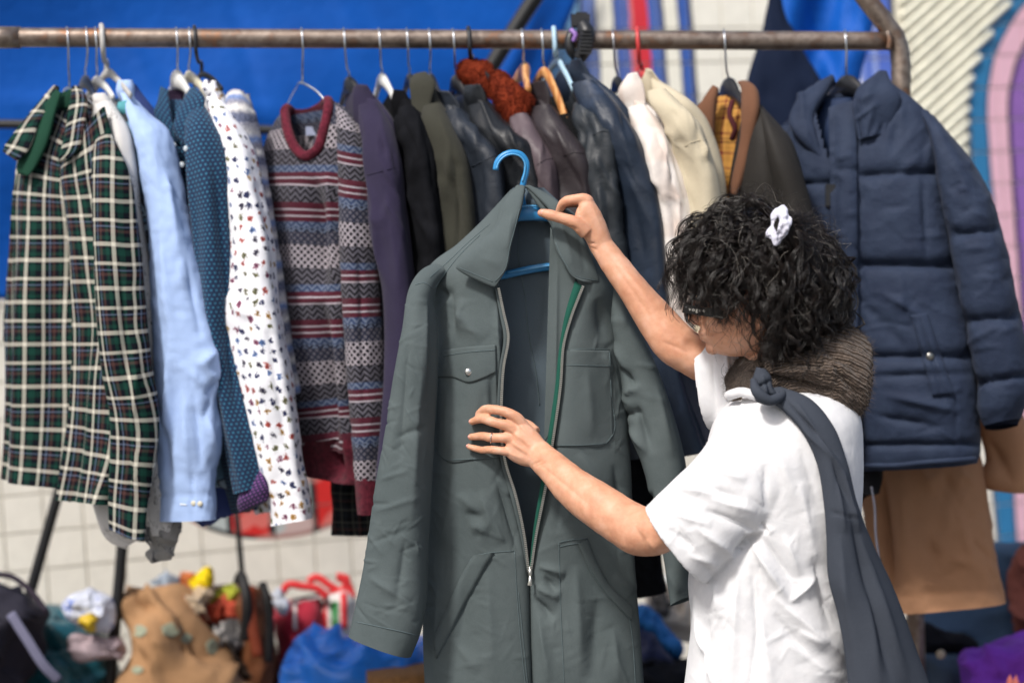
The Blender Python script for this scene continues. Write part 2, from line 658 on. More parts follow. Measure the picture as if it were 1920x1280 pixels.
def m_birds(name):
    t = NT(name)
    u, v = t.uv()
    vec = t.vec(t.m('MULTIPLY', u, 48.0), t.m('MULTIPLY', v, 42.0))
    w = t.n('ShaderNodeTexNoise')
    w.inputs['Scale'].default_value = 3.2
    t.t.links.new(vec, w.inputs['Vector'])
    mx = t.n('ShaderNodeVectorMath', operation='MULTIPLY_ADD')
    t.t.links.new(w.outputs['Color'], mx.inputs[0])
    mx.inputs[1].default_value = (.55, .55, 0)
    t.t.links.new(vec, mx.inputs[2])
    vo = t.n('ShaderNodeTexVoronoi', voronoi_dimensions='2D')
    vo.inputs['Scale'].default_value = 1.0
    vo.inputs['Randomness'].default_value = .55
    t.t.links.new(mx.outputs[0], vo.inputs['Vector'])
    s = t.n('ShaderNodeSeparateColor')
    t.t.links.new(vo.outputs['Color'], s.inputs[0])
    # wings: two lobes inside the cell
    sz = t.m('ADD', .185, t.m('MULTIPLY', s.outputs[1], .10))
    n2 = t.n('ShaderNodeTexNoise')
    n2.inputs['Scale'].default_value = 5.5
    t.t.links.new(vec, n2.inputs['Vector'])
    dd = t.m('ADD', vo.outputs['Distance'], t.m('MULTIPLY', t.m('SUBTRACT', n2.outputs[0], .5), .75))
    k = t.m('LESS_THAN', dd, sz)
    pal = t.ramp(s.outputs[0], [(0, lin('#30365a')), (.2, lin('#a8483c')), (.36, lin('#5470a0')), (.5, lin('#6a6a44')),
                                (.62, lin('#a88038')), (.74, lin('#3c3848')), (.86, lin('#80425c'))])
    core = t.m('LESS_THAN', dd, t.m('MULTIPLY', sz, .45))
    pal = t.mix(t.m('MULTIPLY', core, .6), pal, lin('#26263a'))
    col = t.mix(k, lin('#eeeff4'), pal)
    t.bump(t.noise(60, 3), .2, .004)
    return t.out(col, .85, .2, .05)

def m_fairisle(name, dim=1.0, colors=None):
    t = NT(name)
    u, v = t.uv()
    n = t.noise(40, 2)
    vv = t.m('ADD', v, t.m('MULTIPLY', n, .002))
    per = .235
    g = t.m('FRACT', t.m('ADD', t.m('DIVIDE', vv, per), 20.12))
    M, W, N_, Bl, G, D, Lb = lin('#4a1a28'), lin('#9a939a'), lin('#1c2134'), lin('#2c3a58'), lin('#55535c'), lin('#17161c'), lin('#5c667a')
    A = t.ramp(g, [(0, M), (.05, W), (.065, M), (.105, W), (.12, M), (.16, Lb), (.215, N_), (.25, G), (.36, D), (.56, G), (.70, Lb), (.76, M),
                   (.80, W), (.815, M), (.855, W), (.87, G)])
    B = t.ramp(g, [(0, M), (.05, W), (.065, M), (.105, W), (.12, M), (.16, Bl), (.215, Lb), (.25, N_), (.36, W), (.56, D), (.70, Bl), (.76, M),
                   (.80, W), (.815, M), (.855, W), (.87, D)])
    zz = t.m('PINGPONG', u, .011)
    zig = t.m('LESS_THAN', t.m('FRACT', t.m('ADD', 40.0, t.m('DIVIDE', t.m('ADD', vv, t.m('MULTIPLY', zz, 1.0)), .012))), .5)
    d1 = t.m('PINGPONG', t.m('ADD', u, vv), .007)
    d2 = t.m('PINGPONG', t.m('SUBTRACT', u, vv), .007)
    dia = t.m('LESS_THAN', t.m('MINIMUM', d1, d2), .0024)
    isd = t.ramp(g, [(0, (0, 0, 0)), (.25, (1, 1, 1)), (.56, (0, 0, 0))])
    k = t.mix(isd, zig, dia)
    col = t.mix(k, A, B)
    kn = t.m('SINE', t.m('MULTIPLY', t.m('ADD', v, t.m('MULTIPLY', t.m('PINGPONG', u, .003), .9)), 1500.0))
    col = t.mix(.25, col, t.ramp(t.noise(320, 3), [(.3, (.02, .02, .02)), (.7, (1, 1, 1))], 'LINEAR'), 'SOFT_LIGHT')
    t.bump(t.m('ADD', t.m('MULTIPLY', kn, .3), t.noise(260, 3)), .5, .003)
    return t.out(col, .95, .1, .08)

def m_stripknit(name):
    t = NT(name)
    u, v = t.uv()
    vv = t.m('ADD', v, t.m('MULTIPLY', t.noise(60, 3), .012))
    g = t.m('FRACT', t.m('ADD', t.m('DIVIDE', vv, .085), 10.0))
    c = t.ramp(g, [(0, lin('#8e8f9c')), (.25, lin('#c9c8c8')), (.4, lin('#6f86b4')), (.55, lin('#8a8a96')), (.7, lin('#d6d4d0')), (.85, lin('#62687e'))], 'EASE')
    col = t.mix(.5, c, t.ramp(t.noise(240, 3), [(.35, (.05, .05, .08)), (.65, (1, 1, 1))], 'LINEAR'), 'SOFT_LIGHT')
    t.bump(t.noise(240, 3), .5, .003)
    return t.out(col, .95, .1, .08)

def m_print(name, base, inks, scale=22, thr=.56):
    """irregular flat print: patches of ink over a base"""
    t = NT(name)
    u, v = t.uv()
    vec = t.vec(t.m('MULTIPLY', u, scale), t.m('MULTIPLY', v, scale * .6))
    n = t.noise(1.0, 2, vec, .5, 1.2)
    st = [(0, lin(base))]
    for k, c in enumerate(inks):
        st.append((thr + k * .06, lin(c)))
    col = t.ramp(n, st)
    t.bump(t.noise(60, 3), .2, .004)
    return t.out(col, .88, .2, .1)

def m_lines(name, base, line):
    t = NT(name)
    u, v = t.uv()
    vec = t.vec(t.m('MULTIPLY', u, 30.0), t.m('MULTIPLY', v, 12.0))
    n = t.noise(1.0, 2, vec, .5, 1.5)
    g = t.m('FRACT', t.m('MULTIPLY', n, 9.0))
    k = t.m('MULTIPLY', t.m('LESS_THAN', g, .10), t.m('GREATER_THAN', t.noise(5, 2), .5))
    col = t.mix(k, lin(base), lin(line))
    t.bump(t.noise(60, 3), .25, .004)
    return t.out(col, .88, .2, .1)

M = {}
M['steel'] = plain('hook_steel', '#c9ccd0', .28, .5, 1.0)
M['rail'] = None
# ------------------------------------------------------------------ setting: ground, wall
TH = math.radians(18)
WU = np.array((math.cos(TH), math.sin(TH), 0))
WN = np.array((math.sin(TH), -math.cos(TH), 0))      # towards the camera
WO = P(960, 640, 5.6)
def wall_uv(px, py):
    r = P(px, py, 1.0) - CAM
    t = ((WO - CAM) @ WN) / (r @ WN)
    q = CAM + r * t
    return (q - WO) @ WU, q[2]
def wall_pt(u, v, out=0.0):
    q = WO + WU * u + WN * out
    q[2] = v
    return q

t = NT('pavement')
n = t.noise(3, 5)
col = t.ramp(n, [(.3, (.12, .115, .11)), (.7, (.2, .19, .18))], 'LINEAR')
t.bump(t.noise(90, 4), .4, .004)
M['pave'] = t.out(col, .9, .2)
V = np.array([(-60, -40, 0), (60, -40, 0), (60, 90, 0), (-60, 90, 0)], float)
ground = mk('ground', V, [(0, 1, 2, 3)], M['pave'], smooth=False)
tag(ground, 'grey pavement under the market stall', kind='structure')

# mural paint: one material laid over the tiles in wall coordinates
t = NT('mural_paint')
sub = t.n('ShaderNodeVectorMath', operation='SUBTRACT')
t.t.links.new(t.pos(), sub.inputs[0])
sub.inputs[1].default_value = (WO[0], WO[1], 0)
dt = t.n('ShaderNodeVectorMath', operation='DOT_PRODUCT')
t.t.links.new(sub.outputs[0], dt.inputs[0])
dt.inputs[1].default_value = tuple(WU)
u_ = dt.outputs['Value']
sp_ = t.n('ShaderNodeSeparateXYZ')
t.t.links.new(sub.outputs[0], sp_.inputs[0])
v_ = sp_.outputs[2]
wob = t.m('MULTIPLY', t.m('SUBTRACT', t.noise(9, 3), .5), .012)
u2 = t.m('ADD', u_, wob)
cream, dark = lin('#ece8dc'), lin('#3a3a44')
U0, U1 = wall_uv(900, 60)[0], wall_uv(1720, 60)[0]
def su(px):
    return min(1, max(0, (wall_uv(px, 60)[0] - U0) / (U1 - U0)))
st = [(0, lin('#7fb0d6')), (su(1086), dark), (su(1091), lin('#6f86c4')), (su(1115), dark), (su(1119), lin('#f2efe0')), (su(1149), dark), (su(1153), lin('#5068ae')),
      (su(1178), lin('#d98080')), (su(1185), lin('#d8343f')), (su(1213), lin('#4a6ab4')), (su(1238), dark), (su(1243), lin('#f2efe0')), (su(1268), dark),
      (su(1273), lin('#3f62b0')), (su(1293), dark), (su(1298), lin('#f2efe2')), (su(1606), lin('#7e93d8')), (su(1616), lin('#4d6cc4')), (su(1630), lin('#93a6e0')),
      (su(1640), lin('#5470c8')), (su(1668), dark), (su(1676), lin('#dcd8c6'))]
stripe = t.ramp(t.m('DIVIDE', t.m('SUBTRACT', u2, U0), U1 - U0), st)
above = t.m('GREATER_THAN', v_, wall_uv(1200, 700)[1])
inr = t.m('GREATER_THAN', u_, U0 + .02)
col = t.mix(t.m('MULTIPLY', above, inr), cream, stripe)
# arch
uc, vc = wall_uv(2105, 222)
vv = t.m('MAXIMUM', t.m('SUBTRACT', v_, vc), 0.0)
du_ = t.m('SUBTRACT', u2, uc)
q = t.m('SQRT', t.m('ADD', t.m('MULTIPLY', du_, du_), t.m('MULTIPLY', vv, vv)))
def sq(px):
    return abs(wall_uv(px, 200)[0] - uc) / .7
blue, pink, purp = lin('#2f77a8'), lin('#dfb3c4'), lin('#8a62ab')
arch = t.ramp(t.m('DIVIDE', q, .7), [(0, purp), (sq(1893), lin('#2c2430')), (sq(1886), pink), (sq(1851), lin('#2a3a4a')), (sq(1847), blue), (sq(1814), dark), (sq(1809), cream)])
isarch = t.m('LESS_THAN', q, sq(1809) * .7)
col = t.mix(isarch, col, arch)
# lips: a dark outlined curve with red and white fields
u0, v0 = wall_uv(520, 850)
ea, eb = wall_uv(750, 850)[0] - u0, v0 - wall_uv(520, 1010)[1]
ex_ = t.m('DIVIDE', t.m('SUBTRACT', u2, u0), ea)
ey_ = t.m('DIVIDE', t.m('SUBTRACT', v_, v0), eb)
el = t.m('SQRT', t.m('ADD', t.m('MULTIPLY', ex_, ex_), t.m('MULTIPLY', ey_, ey_)))
L0, L1 = wall_uv(280, 960)[0], wall_uv(760, 960)[0]
def sl(px):
    return (wall_uv(px, 960)[0] - L0) / (L1 - L0)
red, dk, wt = lin('#d8322f'), lin('#23262a'), lin('#b9c3c2')
lips = t.ramp(t.m('DIVIDE', t.m('SUBTRACT', u2, L0), L1 - L0), [(0, wt), (sl(424), dk), (sl(433), red), (sl(502), dk), (sl(512), wt), (sl(584), dk), (sl(594), red), (sl(690), dk), (sl(700), wt)])
lips = t.mix(t.m('GREATER_THAN', el, .955), lips, dk)
hl = t.m('MULTIPLY', t.m('GREATER_THAN', t.noise(7, 2), .53), .45)
col = t.mix(t.m('LESS_THAN', el, 1.0), col, t.mix(hl, lips, lin('#e8a59a'), 'MIX'))
n = t.noise(25, 4)
col = t.mix(.16, col, t.ramp(n, [(.25, (.35, .34, .32)), (.7, (1, 1, 1))], 'LINEAR'), 'MULTIPLY')
t.bump(t.noise(60, 3), .12, .003)
M['mural'] = t.out(col, .35, .45)
M['grout'] = plain('grout', '#cdc9bf', .9, .2, var=.08)

TW, TT = .106, .103
uA, uB = wall_uv(-330, 640)[0], wall_uv(2350, 640)[0]
ZT = 3.0
V, f = box(WO + WU * (uA + uB) / 2 - WN * .062 + np.array((0, 0, ZT / 2 - WO[2])), ((uB - uA) / 2, .06, ZT / 2), (WU, WN, np.array((0, 0, 1.))))
wall = mk('tiled_wall', V, f, M['grout'], smooth=False)
tag(wall, 'cream tiled wall painted with a striped and arched mural behind the stall', 'wall')
# one tile: a slab with a chamfered rim
def tile_mesh():
    w, h, b, o = TW / 2 - .0018, TT / 2 - .0018, .0015, .003
    V = [(-w, h * -1, -.003), (w, -h, -.003), (w, h, -.003), (-w, h, -.003),
         (-w + b, -h + b, o), (w - b, -h + b, o), (w - b, h - b, o), (-w + b, h - b, o)]
    V[:4] = [(x, y, -.003) for x, y, z in V[:4]]
    me = bpy.data.meshes.new('tile')
    me.from_pydata(V, [], [(4, 5, 6, 7), (0, 1, 5, 4), (1, 2, 6, 5), (2, 3, 7, 6), (3, 0, 4, 7)])
    me.materials.append(M['mural'])
    return me
TM = tile_mesh()
rg = random.Random(5)
cand = []
for i in range(int((uB - uA) / TW)):
    for j in range(int(ZT / TT)):
        u, v = uA + (i + .5) * TW, (j + .5) * TT
        c = wall_pt(u, v)
        x, y = pix(c[None])
        cand.append((u, v, float(x[0]), float(y[0])))
def seen_tile(x, y):
    return (-45 < x < 720 and 870 < y < 1330) or (1050 < x < 1450 and -45 < y < 420) or (1590 < x < 1960 and -45 < y < 1130) or (1180 < x < 1340 and 1000 < y < 1200)
vis = [c for c in cand if seen_tile(c[2], c[3])]
rest = [c for c in cand if not seen_tile(c[2], c[3])]
RM = Matrix(((WU[0], 0, WN[0]), (WU[1], 0, WN[1]), (WU[2], 1, WN[2])))
if len(vis) > 300:
    rest += vis[300:]
    vis = vis[:300]
wl = wall.location
for u, v, x, y in vis:
    o = bpy.data.objects.new('tile', TM)
    COL.objects.link(o)
    M4 = RM.to_4x4() @ Matrix.Rotation(rg.uniform(-.006, .006), 4, 'X') @ Matrix.Rotation(rg.uniform(-.006, .006), 4, 'Y')
    M4.translation = Vector(wall_pt(u, v, .0005 * rg.random()))
    o.matrix_world = M4
    attach(o, wall)
gs = []
tv = np.array([v.co for v in TM.vertices])
tf = [tuple(p.vertices) for p in TM.polygons]
Rn = np.array(RM)
for u, v, x, y in rest:
    gs.append((tv @ Rn.T + wall_pt(u, v), tf))
V, f = joingeo(gs)
o = mk('tile_field', V, f, M['mural'], wall, smooth=False)
o['kind'] = 'stuff'

# diagonal ribs of the mural panel
M['ribs'] = plain('rib_paint', '#ebe9d6', .55, .3, var=.10, nsc=18, bump=.15)
poly = [wall_uv(x, y) for x, y in ((1684, -60), (1930, -60), (1893, 0), (1842, 84), (1818, 150), (1812, 205), (1808, 330), (1808, 420), (1690, 420))]
dirv = np.array(wall_uv(1800, 100)) - np.array(wall_uv(1705, 185))
dirv /= np.linalg.norm(dirv)
nrm = np.array((-dirv[1], dirv[0]))
pol = np.array(poly)
proj = pol @ nrm
step = .0335
k = 0
s_ = proj.min() + .01
while s_ < proj.max():
    ts = []
    for a, b in zip(pol, np.roll(pol, -1, 0)):
        fa, fb = a @ nrm - s_, b @ nrm - s_
        if fa * fb < 0:
            q = a + (b - a) * fa / (fa - fb)
            ts.append(q @ dirv)
    ts.sort()
    if len(ts) >= 2 and ts[-1] - ts[0] > .03:
        A = dirv * ts[0] + nrm * s_
        B = dirv * ts[-1] + nrm * s_
        pa, pb = wall_pt(A[0], A[1], .012), wall_pt(B[0], B[1], .012)
        cord('rib', [pa, (pa + pb) / 2, pb], .0105, M['ribs'], wall, sides=10, n=6)
    s_ += step

# ------------------------------------------------------------------ tarpaulin and its frame
t = NT('tarp_blue')
vec = t.pos()
n = t.noise(4, 4)
col = t.ramp(n, [(.3, lin('#044a9e')), (.7, lin('#0756b2'))], 'LINEAR')
t.bump(t.m('ADD', t.noise(26, 4), t.m('MULTIPLY', t.noise(500, 2), .1)), .5, .006)
M['tarp'] = t.out(col, .6, .2)
M['tarp2'] = M['tarp']
def dt_(x, y):
    return 5.6 / (1 - math.tan(TH) * (x - 960) / F) - .12 + .02 * math.sin(x / 140.0) + .012 * math.sin(y / 60.0 + x / 300.0) + (.05 if x > 985 else 0) * (x - 985) / 100
tarp = patch('tarpaulin', None, [(-90, -60), (300, -58), (700, -60), (1108, -60)], [(-90, 556), (300, 575), (600, 585), (840, 580)], M['tarp'], None,
             off=0, thick=.004, nu=80, nv=46, dfun=dt_, smooth=0, folds=[(1040, -60, 880, 300, 14, .02), (1075, -60, 900, 330, 10, -.015), (-60, 190, 560, 215, 14, .02), (-60, 262, 620, 275, 18, -.02), (150, -60, 330, 230, 12, .010), (420, -60, 500, 240, 12, -.010), (600, -60, 700, 120, 10, .010), (760, -60, 860, 110, 12, -.012)])
tag(tarp, 'large bright blue tarpaulin stretched behind the left half of the rail', 'tarpaulin')
tarp2 = patch('tarpaulin', None, [(1436, -60), (1500, -50), (1580, -50), (1664, -60)], [(1520, 170), (1545, 200), (1590, 190), (1612, 150)], M['tarp'], None,
              off=0, thick=.004, nu=40, nv=34, dfun=lambda x, y: 4.8 + .03 * math.sin(x / 22.0 + y / 90.0), smooth=0, folds=autofolds(10, (1450, 0, 1640, 180), 140, 12, .012, 80, 25, 3))
tag(tarp2, 'bright blue tarpaulin flap hanging behind the bent end of the rail', 'tarpaulin')
M['blackpole'] = plain('black_painted_pole', '#17181a', .5, .4, var=.2)
def pole(label, pts, r):
    o = cord('pole', pts, r, M['blackpole'], None, sides=14, n=12)
    tag(o, label, 'pole')
    return o
gz = lambda p: np.array((p[0], p[1], 0.0))
pole('black horizontal bar across the blue tarpaulin behind the shirts', [P(-120, 231, 4.66), P(300, 238, 4.66), P(690, 250, 4.66)], .0115)
pole('thick black diagonal strut over the edge of the blue tarpaulin', [P(1030, -45, 4.66), P(962, 60, 4.66), P(860, 225, 4.66)], .020)
pole('black slanted leg below the plaid shirt hem', [P(128, 860, 4.72), P(85, 1010, 4.72), P(62, 1092, 4.72), P(-70, 1560, 4.72)], .0135)
pole('black upright leg beside the brown paper bag', [P(236, 900, 4.7), P(228, 1040, 4.7), P(214, 1190, 4.7), P(190, 1550, 4.7)], .0145)
pole('thin black leg behind the white patterned shirt cuff', [P(440, 930, 4.9), P(449, 1020, 4.9), P(456, 1100, 4.9), P(480, 1545, 4.9)], .0075)

# ------------------------------------------------------------------ goods piled on the ground behind
def pile(name, label, cat, rows, mat, d=4.8, th=.12, seed=1, n=14, amp=.022, ang=70, spread=60, w=16, ln=120, wr=.012, group=None, cr=.03, cs=9, **k):
    xs = [r[0] for r in rows] + [r[2] for r in rows]
    ys = [r[1] for r in rows]
    fo = autofolds(n, (min(xs), min(ys), max(xs), min(max(ys), 1330)), ln, w, amp, ang, spread, seed)
    o = tube(name, rows, mat, None, nu=64, nv=70, d=(d, d), th=th, folds=fo, wr=(wr * .35, 22, seed), crm=(cr, cs, seed), cap=(True, True), **k)
    tag(o, label, cat, group)
    return o
def G(d):      # pixel row where the ground lies at that depth
    return 640 + F * (CAM[2] - .004) / d
kraft = plain('kraft_paper', '#a07c5a', .85, .15, var=.12, nsc=14, bump=.3)
bag = pile('paper_bag', 'large crumpled brown kraft paper bag beside the black upright leg', 'bag',
           [(226, 1094, 316, 1088, .03), (224, 1104, 330, 1094, .05), (232, 1160, 378, 1135, .10), (234, 1215, 425, 1200, .14), (220, 1250, 455, 1245, .15), (205, 1290, 480, 1290, .16), (190, G(4.75), 500, G(4.75), .17)],
           kraft, d=4.75, seed=4, n=26, amp=.03, ang=70, spread=60, w=9, ln=120, wr=.006, cr=.06, cs=6)
bs = surf(bag)
for k, (x, y, w, h) in enumerate(((322, 1180, 20, 14), (350, 1196, 12, 10), (262, 1182, 16, 12), (398, 1212, 12, 16), (258, 1255, 12, 8))):
    patch('printed_mark', bs, [(x - w, y - h * .4), (x, y - h), (x + w, y - h * .3)], [(x - w * .8, y + h * .6), (x, y + h), (x + w * .7, y + h * .5)], plain('print_sage_%d' % k, '#8f9480', .8, .2), bag, off=.003, thick=.002, nu=8, nv=8, default=4.7)
pile('travel_bag', 'dark charcoal bag with pale piping in the bottom corner of the stall', 'bag',
     [(-120, 1062, 12, 1068, .03), (-120, 1085, 62, 1105, .10), (-120, 1130, 98, 1150, .14), (-120, 1190, 74, 1195, .14), (-120, 1290, 60, 1290, .15), (-120, G(4.55), 70, G(4.55), .15)],
     cloth('charcoal_canvas', '#2b2a34', .7, .1), d=4.55, seed=7, n=18, amp=.03, ang=50, spread=30, w=8, ln=120, cr=.06, cs=6)
cord('strap', [P(20, 1150, 4.40), P(52, 1200, 4.39), P(85, 1250, 4.39), P(110, 1275, 4.40)], .012, cloth('grey_lilac_webbing', '#6a6a80', .7), bpy.data.objects['travel_bag'], flat=(FW, .3))
cord('handle', [P(-30, 1075, 4.5), P(25, 1082, 4.47), P(60, 1110, 4.45), P(88, 1146, 4.43)], .007, cloth('dark_plum_webbing', '#2e2832', .7), bpy.data.objects['travel_bag'], flat=(FW, .5))
pile('rubbish_sack', 'dark teal plastic sack behind the charcoal bag', 'sack',
     [(60, 1132, 130, 1140, .05), (40, 1165, 190, 1160, .12), (20, 1210, 210, 1210, .16), (30, 1290, 230, 1290, .16), (30, G(4.85), 235, G(4.85), .16)],
     plain('teal_plastic', '#1f5663', .35, .5, var=.2), d=4.85, seed=11, n=30, amp=.024, ang=10, spread=45, w=9, ln=110)
pile('packaging', 'crumpled white and blue plastic wrapper on the teal sack', 'wrapper',
     [(120, 1118, 175, 1098, .02), (112, 1135, 205, 1120, .05), (120, 1150, 212, 1160, .05), (135, 1165, 205, 1185, .03)],
     m_print('wrapper_print', '#c6cbd8', ['#5a6fb0', '#dfe3ea', '#8a92a8'], 30), d=4.66, seed=12, n=16, amp=.012, w=7, ln=60)
pile('yellow_packet', 'yellow packet tucked under the white wrapper', 'packet',
     [(142, 1150, 180, 1140, .02), (138, 1165, 194, 1156, .04), (142, 1180, 185, 1176, .03), (150, 1190, 180, 1188, .02)], plain('yellow_foil', '#c8a81e', .4, .5), d=4.60, seed=13, n=8, amp=.01, w=6, ln=40)
pile('pale_shirt', 'crumpled pale pink shirt lying over the teal sack', 'clothing',
     [(135, 1188, 190, 1180, .03), (140, 1205, 225, 1195, .05), (150, 1225, 240, 1220, .05), (185, 1240, 235, 1236, .03)], cloth('pale_mauve', '#a8979c'), d=4.66, seed=14, n=14, amp=.014, w=8, ln=60)
def clothlump(label, x, y, w, h, hexc, d, seed, mat=None):
    pile('folded_clothing', label, 'clothing', [(x - w * .6, y - h, x + w * .5, y - h * 1.05, .015), (x - w, y - h * .4, x + w * .9, y - h * .5, .05), (x - w * 1.05, y + h * .3, x + w, y + h * .3, .06), (x - w * .8, y + h, x + w * .8, y + h, .03)],
         mat or cloth('clothing_' + hexc[1:], hexc), d=d, seed=seed, n=12, amp=.018, w=5, ln=max(40, w), group='clothing heaped behind the rail', cr=.035, cs=14)
clothlump('grey blue cloth on top of the kraft bag', 330, 1088, 52, 16, '#8e98a4', 4.9, 20)
clothlump('bright yellow cloth on top of the clothes heap', 376, 1084, 26, 20, '#d8bc1a', 4.86, 21)
clothlump('orange cloth beside the yellow one on the heap', 352, 1086, 20, 18, '#cf7a4a', 4.9, 22)
clothlump('lime green cloth in the middle of the heap', 418, 1116, 28, 18, '#a0a63c', 4.88, 23)
clothlump('coral red cloth low on the heap', 408, 1142, 40, 26, '#b8503c', 4.84, 24)
clothlump('cream patterned cloth hanging over the heap', 372, 1126, 28, 34, '#b39a80', 4.8, 25, m_print('heap_print', '#b8a48a', ['#8a5a40', '#c8b49c', '#5a4a40'], 30))
clothlump('black and white striped cloth near the kraft bag', 432, 1188, 40, 28, '#6a6866', 4.78, 26, m_print('heap_print_bw', '#4a4848', ['#b8b4b0', '#2a2828'], 46))
clothlump('brown cloth at the foot of the heap', 430, 1250, 60, 40, '#2b211b', 4.8, 27)
pile('clothes_heap', 'dark heap of mixed clothing behind the kraft bag', 'clothing',
     [(330, 1090, 460, 1098, .04), (320, 1130, 505, 1130, .10), (320, 1200, 520, 1200, .14), (320, 1290, 540, 1290, .15), (320, G(5.0), 540, G(5.0), .15)], m_print('dark_heap', '#3a2c24', ['#6a4a34', '#2a2420', '#8a6a50'], 24), d=5.0, seed=28, n=22, amp=.02)
hb = pile('leather_bag', 'tan and black leather handbag leaning on the clothes heap', 'bag',
     [(448, 1092, 500, 1100, .03), (446, 1130, 512, 1130, .06), (446, 1200, 518, 1200, .08), (450, 1260, 520, 1260, .08), (455, G(4.8), 525, G(4.8), .08)], leather('tan_leather', '#7a4a2c', .5), d=4.8, seed=30, n=8, amp=.012)
cord('strap', [P(446, 1095, 4.74), P(450, 1080, 4.74), P(462, 1120, 4.70), P(458, 1200, 4.70)], .013, leather('black_strap', '#1c1a1a'), hb, flat=(FW, .4))
cord('strap', [P(492, 1095, 4.74), P(500, 1120, 4.71), P(506, 1180, 4.70), P(502, 1240, 4.70)], .011, bpy.data.materials['black_strap'], hb, flat=(FW, .4))
cord('strap', [P(468, 1100, 4.72), P(472, 1160, 4.70), P(484, 1230, 4.69)], .014, leather('rust_strap', '#8a3c20'), hb, flat=(FW, .4))
# shopping bags
rb = m_print('red_bag_print', '#a8283a', ['#b83446', '#952032'], 12)
wh = plain('white_plastic', '#d0ccc8', .5, .4)
redtrim = plain('red_trim', '#d83436', .5, .4)
def shopbag(label, rows, d, mat, seed, handle, trims):
    b = pile('shopping_bag', label, 'bag', rows, mat, d=d, seed=seed, n=8, amp=.010, w=14, wr=.006)
    cord('handle', [P(x, y, d - .05) for x, y in handle], .010, redtrim, b, flat=(FW, .4))
    s = surf(b)
    for k, (top, bot, mt) in enumerate(trims):
        patch('panel', s, top, bot, mt, b, off=.004, thick=.003, nu=8, nv=10, default=d - .1)
    return b
shopbag('red shopping bag with pale trim behind the blue sack', [(516, 1130, 610, 1112, .05), (514, 1150, 615, 1140, .09), (512, 1220, 618, 1220, .1), (515, 1290, 620, 1290, .1), (515, G(4.95), 620, G(4.95), .1)], 4.95, rb, 40,
        [(528, 1112), (540, 1096), (565, 1098), (600, 1106), (612, 1120)], [([(549, 1124), (556, 1122)], [(550, 1180), (557, 1180)], wh), ([(545, 1122), (612, 1108)], [(546, 1132), (612, 1118)], wh)])
shopbag('white shopping bag with red edges and green panel behind the blue sack', [(596, 1108, 660, 1096, .05), (600, 1130, 668, 1120, .09), (602, 1220, 672, 1220, .1), (602, 1290, 676, 1290, .1), (602, G(5.0), 676, G(5.0), .1)], 5.0, wh, 41,
        [(578, 1090), (590, 1082), (620, 1098), (640, 1108), (650, 1085), (632, 1080), (648, 1090), (662, 1120)],
        [([(606, 1118), (612, 1118)], [(608, 1190), (614, 1190)], redtrim), ([(619, 1128), (634, 1126)], [(622, 1176), (636, 1172)], plain('green_panel', '#2a7a3c', .5)), ([(638, 1112), (650, 1108)], [(640, 1180), (652, 1176)], redtrim), ([(596, 1110), (660, 1098)], [(596, 1116), (660, 1104)], redtrim)])
clothlump('white plastic tissue packet beside the red shopping bag', 522, 1120, 13, 18, '#c4cad4', 4.85, 43)
blueplastic = plain('blue_plastic_bag', '#2478dc', .3, .5, var=.12)
pile('plastic_sack', 'bright blue plastic sack with a pointed corner under the coverall sleeve', 'sack',
     [(580, 1152, 596, 1154, .01), (560, 1178, 640, 1180, .07), (535, 1205, 760, 1190, .13), (520, 1240, 820, 1200, .16), (515, 1300, 850, 1290, .17), (520, G(4.6), 850, G(4.6), .17)],
     blueplastic, d=4.6, seed=50, n=26, amp=.022, ang=100, spread=70, w=8, ln=90, wr=.006, cr=.05, cs=7)
wick = plain('wicker_brown', '#8a6238', .7, .3, var=.3, nsc=120, bump=.8)
pile('wicker_basket', 'brown wicker basket under the blue plastic sack', 'basket',
     [(686, 1256, 830, 1246, .12), (688, 1290, 830, 1290, .13), (690, G(4.45), 830, G(4.45), .13)], wick, d=4.45, seed=52, n=0, cr=.003)
# heap between coverall and shopper
clothlump('cream fabric bundle between the coverall and the white shirt', 1262, 1150, 50, 50, '#c8bfb2', 4.8, 60)
clothlump('white cloth behind the hanging coverall sleeve', 1275, 1098, 40, 34, '#c9ccc8', 4.95, 61)
clothlump('dark grey cloth under the black knitted hem', 1235, 1128, 26, 22, '#5c5a58', 4.78, 63)
pile('blue_jacket', 'bright blue jacket sleeve sliding down the heap beside the coverall', 'clothing',
     [(1186, 1140, 1205, 1136, .02), (1190, 1165, 1232, 1158, .04), (1205, 1190, 1256, 1185, .045), (1230, 1215, 1280, 1212, .04), (1245, 1238, 1276, 1236, .02)], cloth('jacket_blue', '#2a66a4', .6), d=4.66, seed=64, n=10, amp=.012, w=9, ln=60)
pile('navy_jacket', 'navy jacket with pale print on the heap beside the coverall', 'clothing',
     [(1188, 1168, 1215, 1175, .03), (1186, 1195, 1245, 1205, .06), (1186, 1225, 1270, 1235, .07), (1190, 1240, 1275, 1250, .04)], m_print('navy_print', '#1c2444', ['#222a4c', '#8a8a98'], 18, .62), d=4.62, seed=65, n=10, amp=.012)
pile('clothes_heap', 'black heap of clothing between the coverall and the white shirt', 'clothing',
     [(1170, 1236, 1330, 1226, .06), (1165, 1255, 1340, 1250, .12), (1165, 1300, 1345, 1300, .13), (1165, G(4.6), 1345, G(4.6), .14)], cloth('heap_black', '#16181e'), d=4.6, seed=66, n=20, amp=.016, w=9, ln=70)
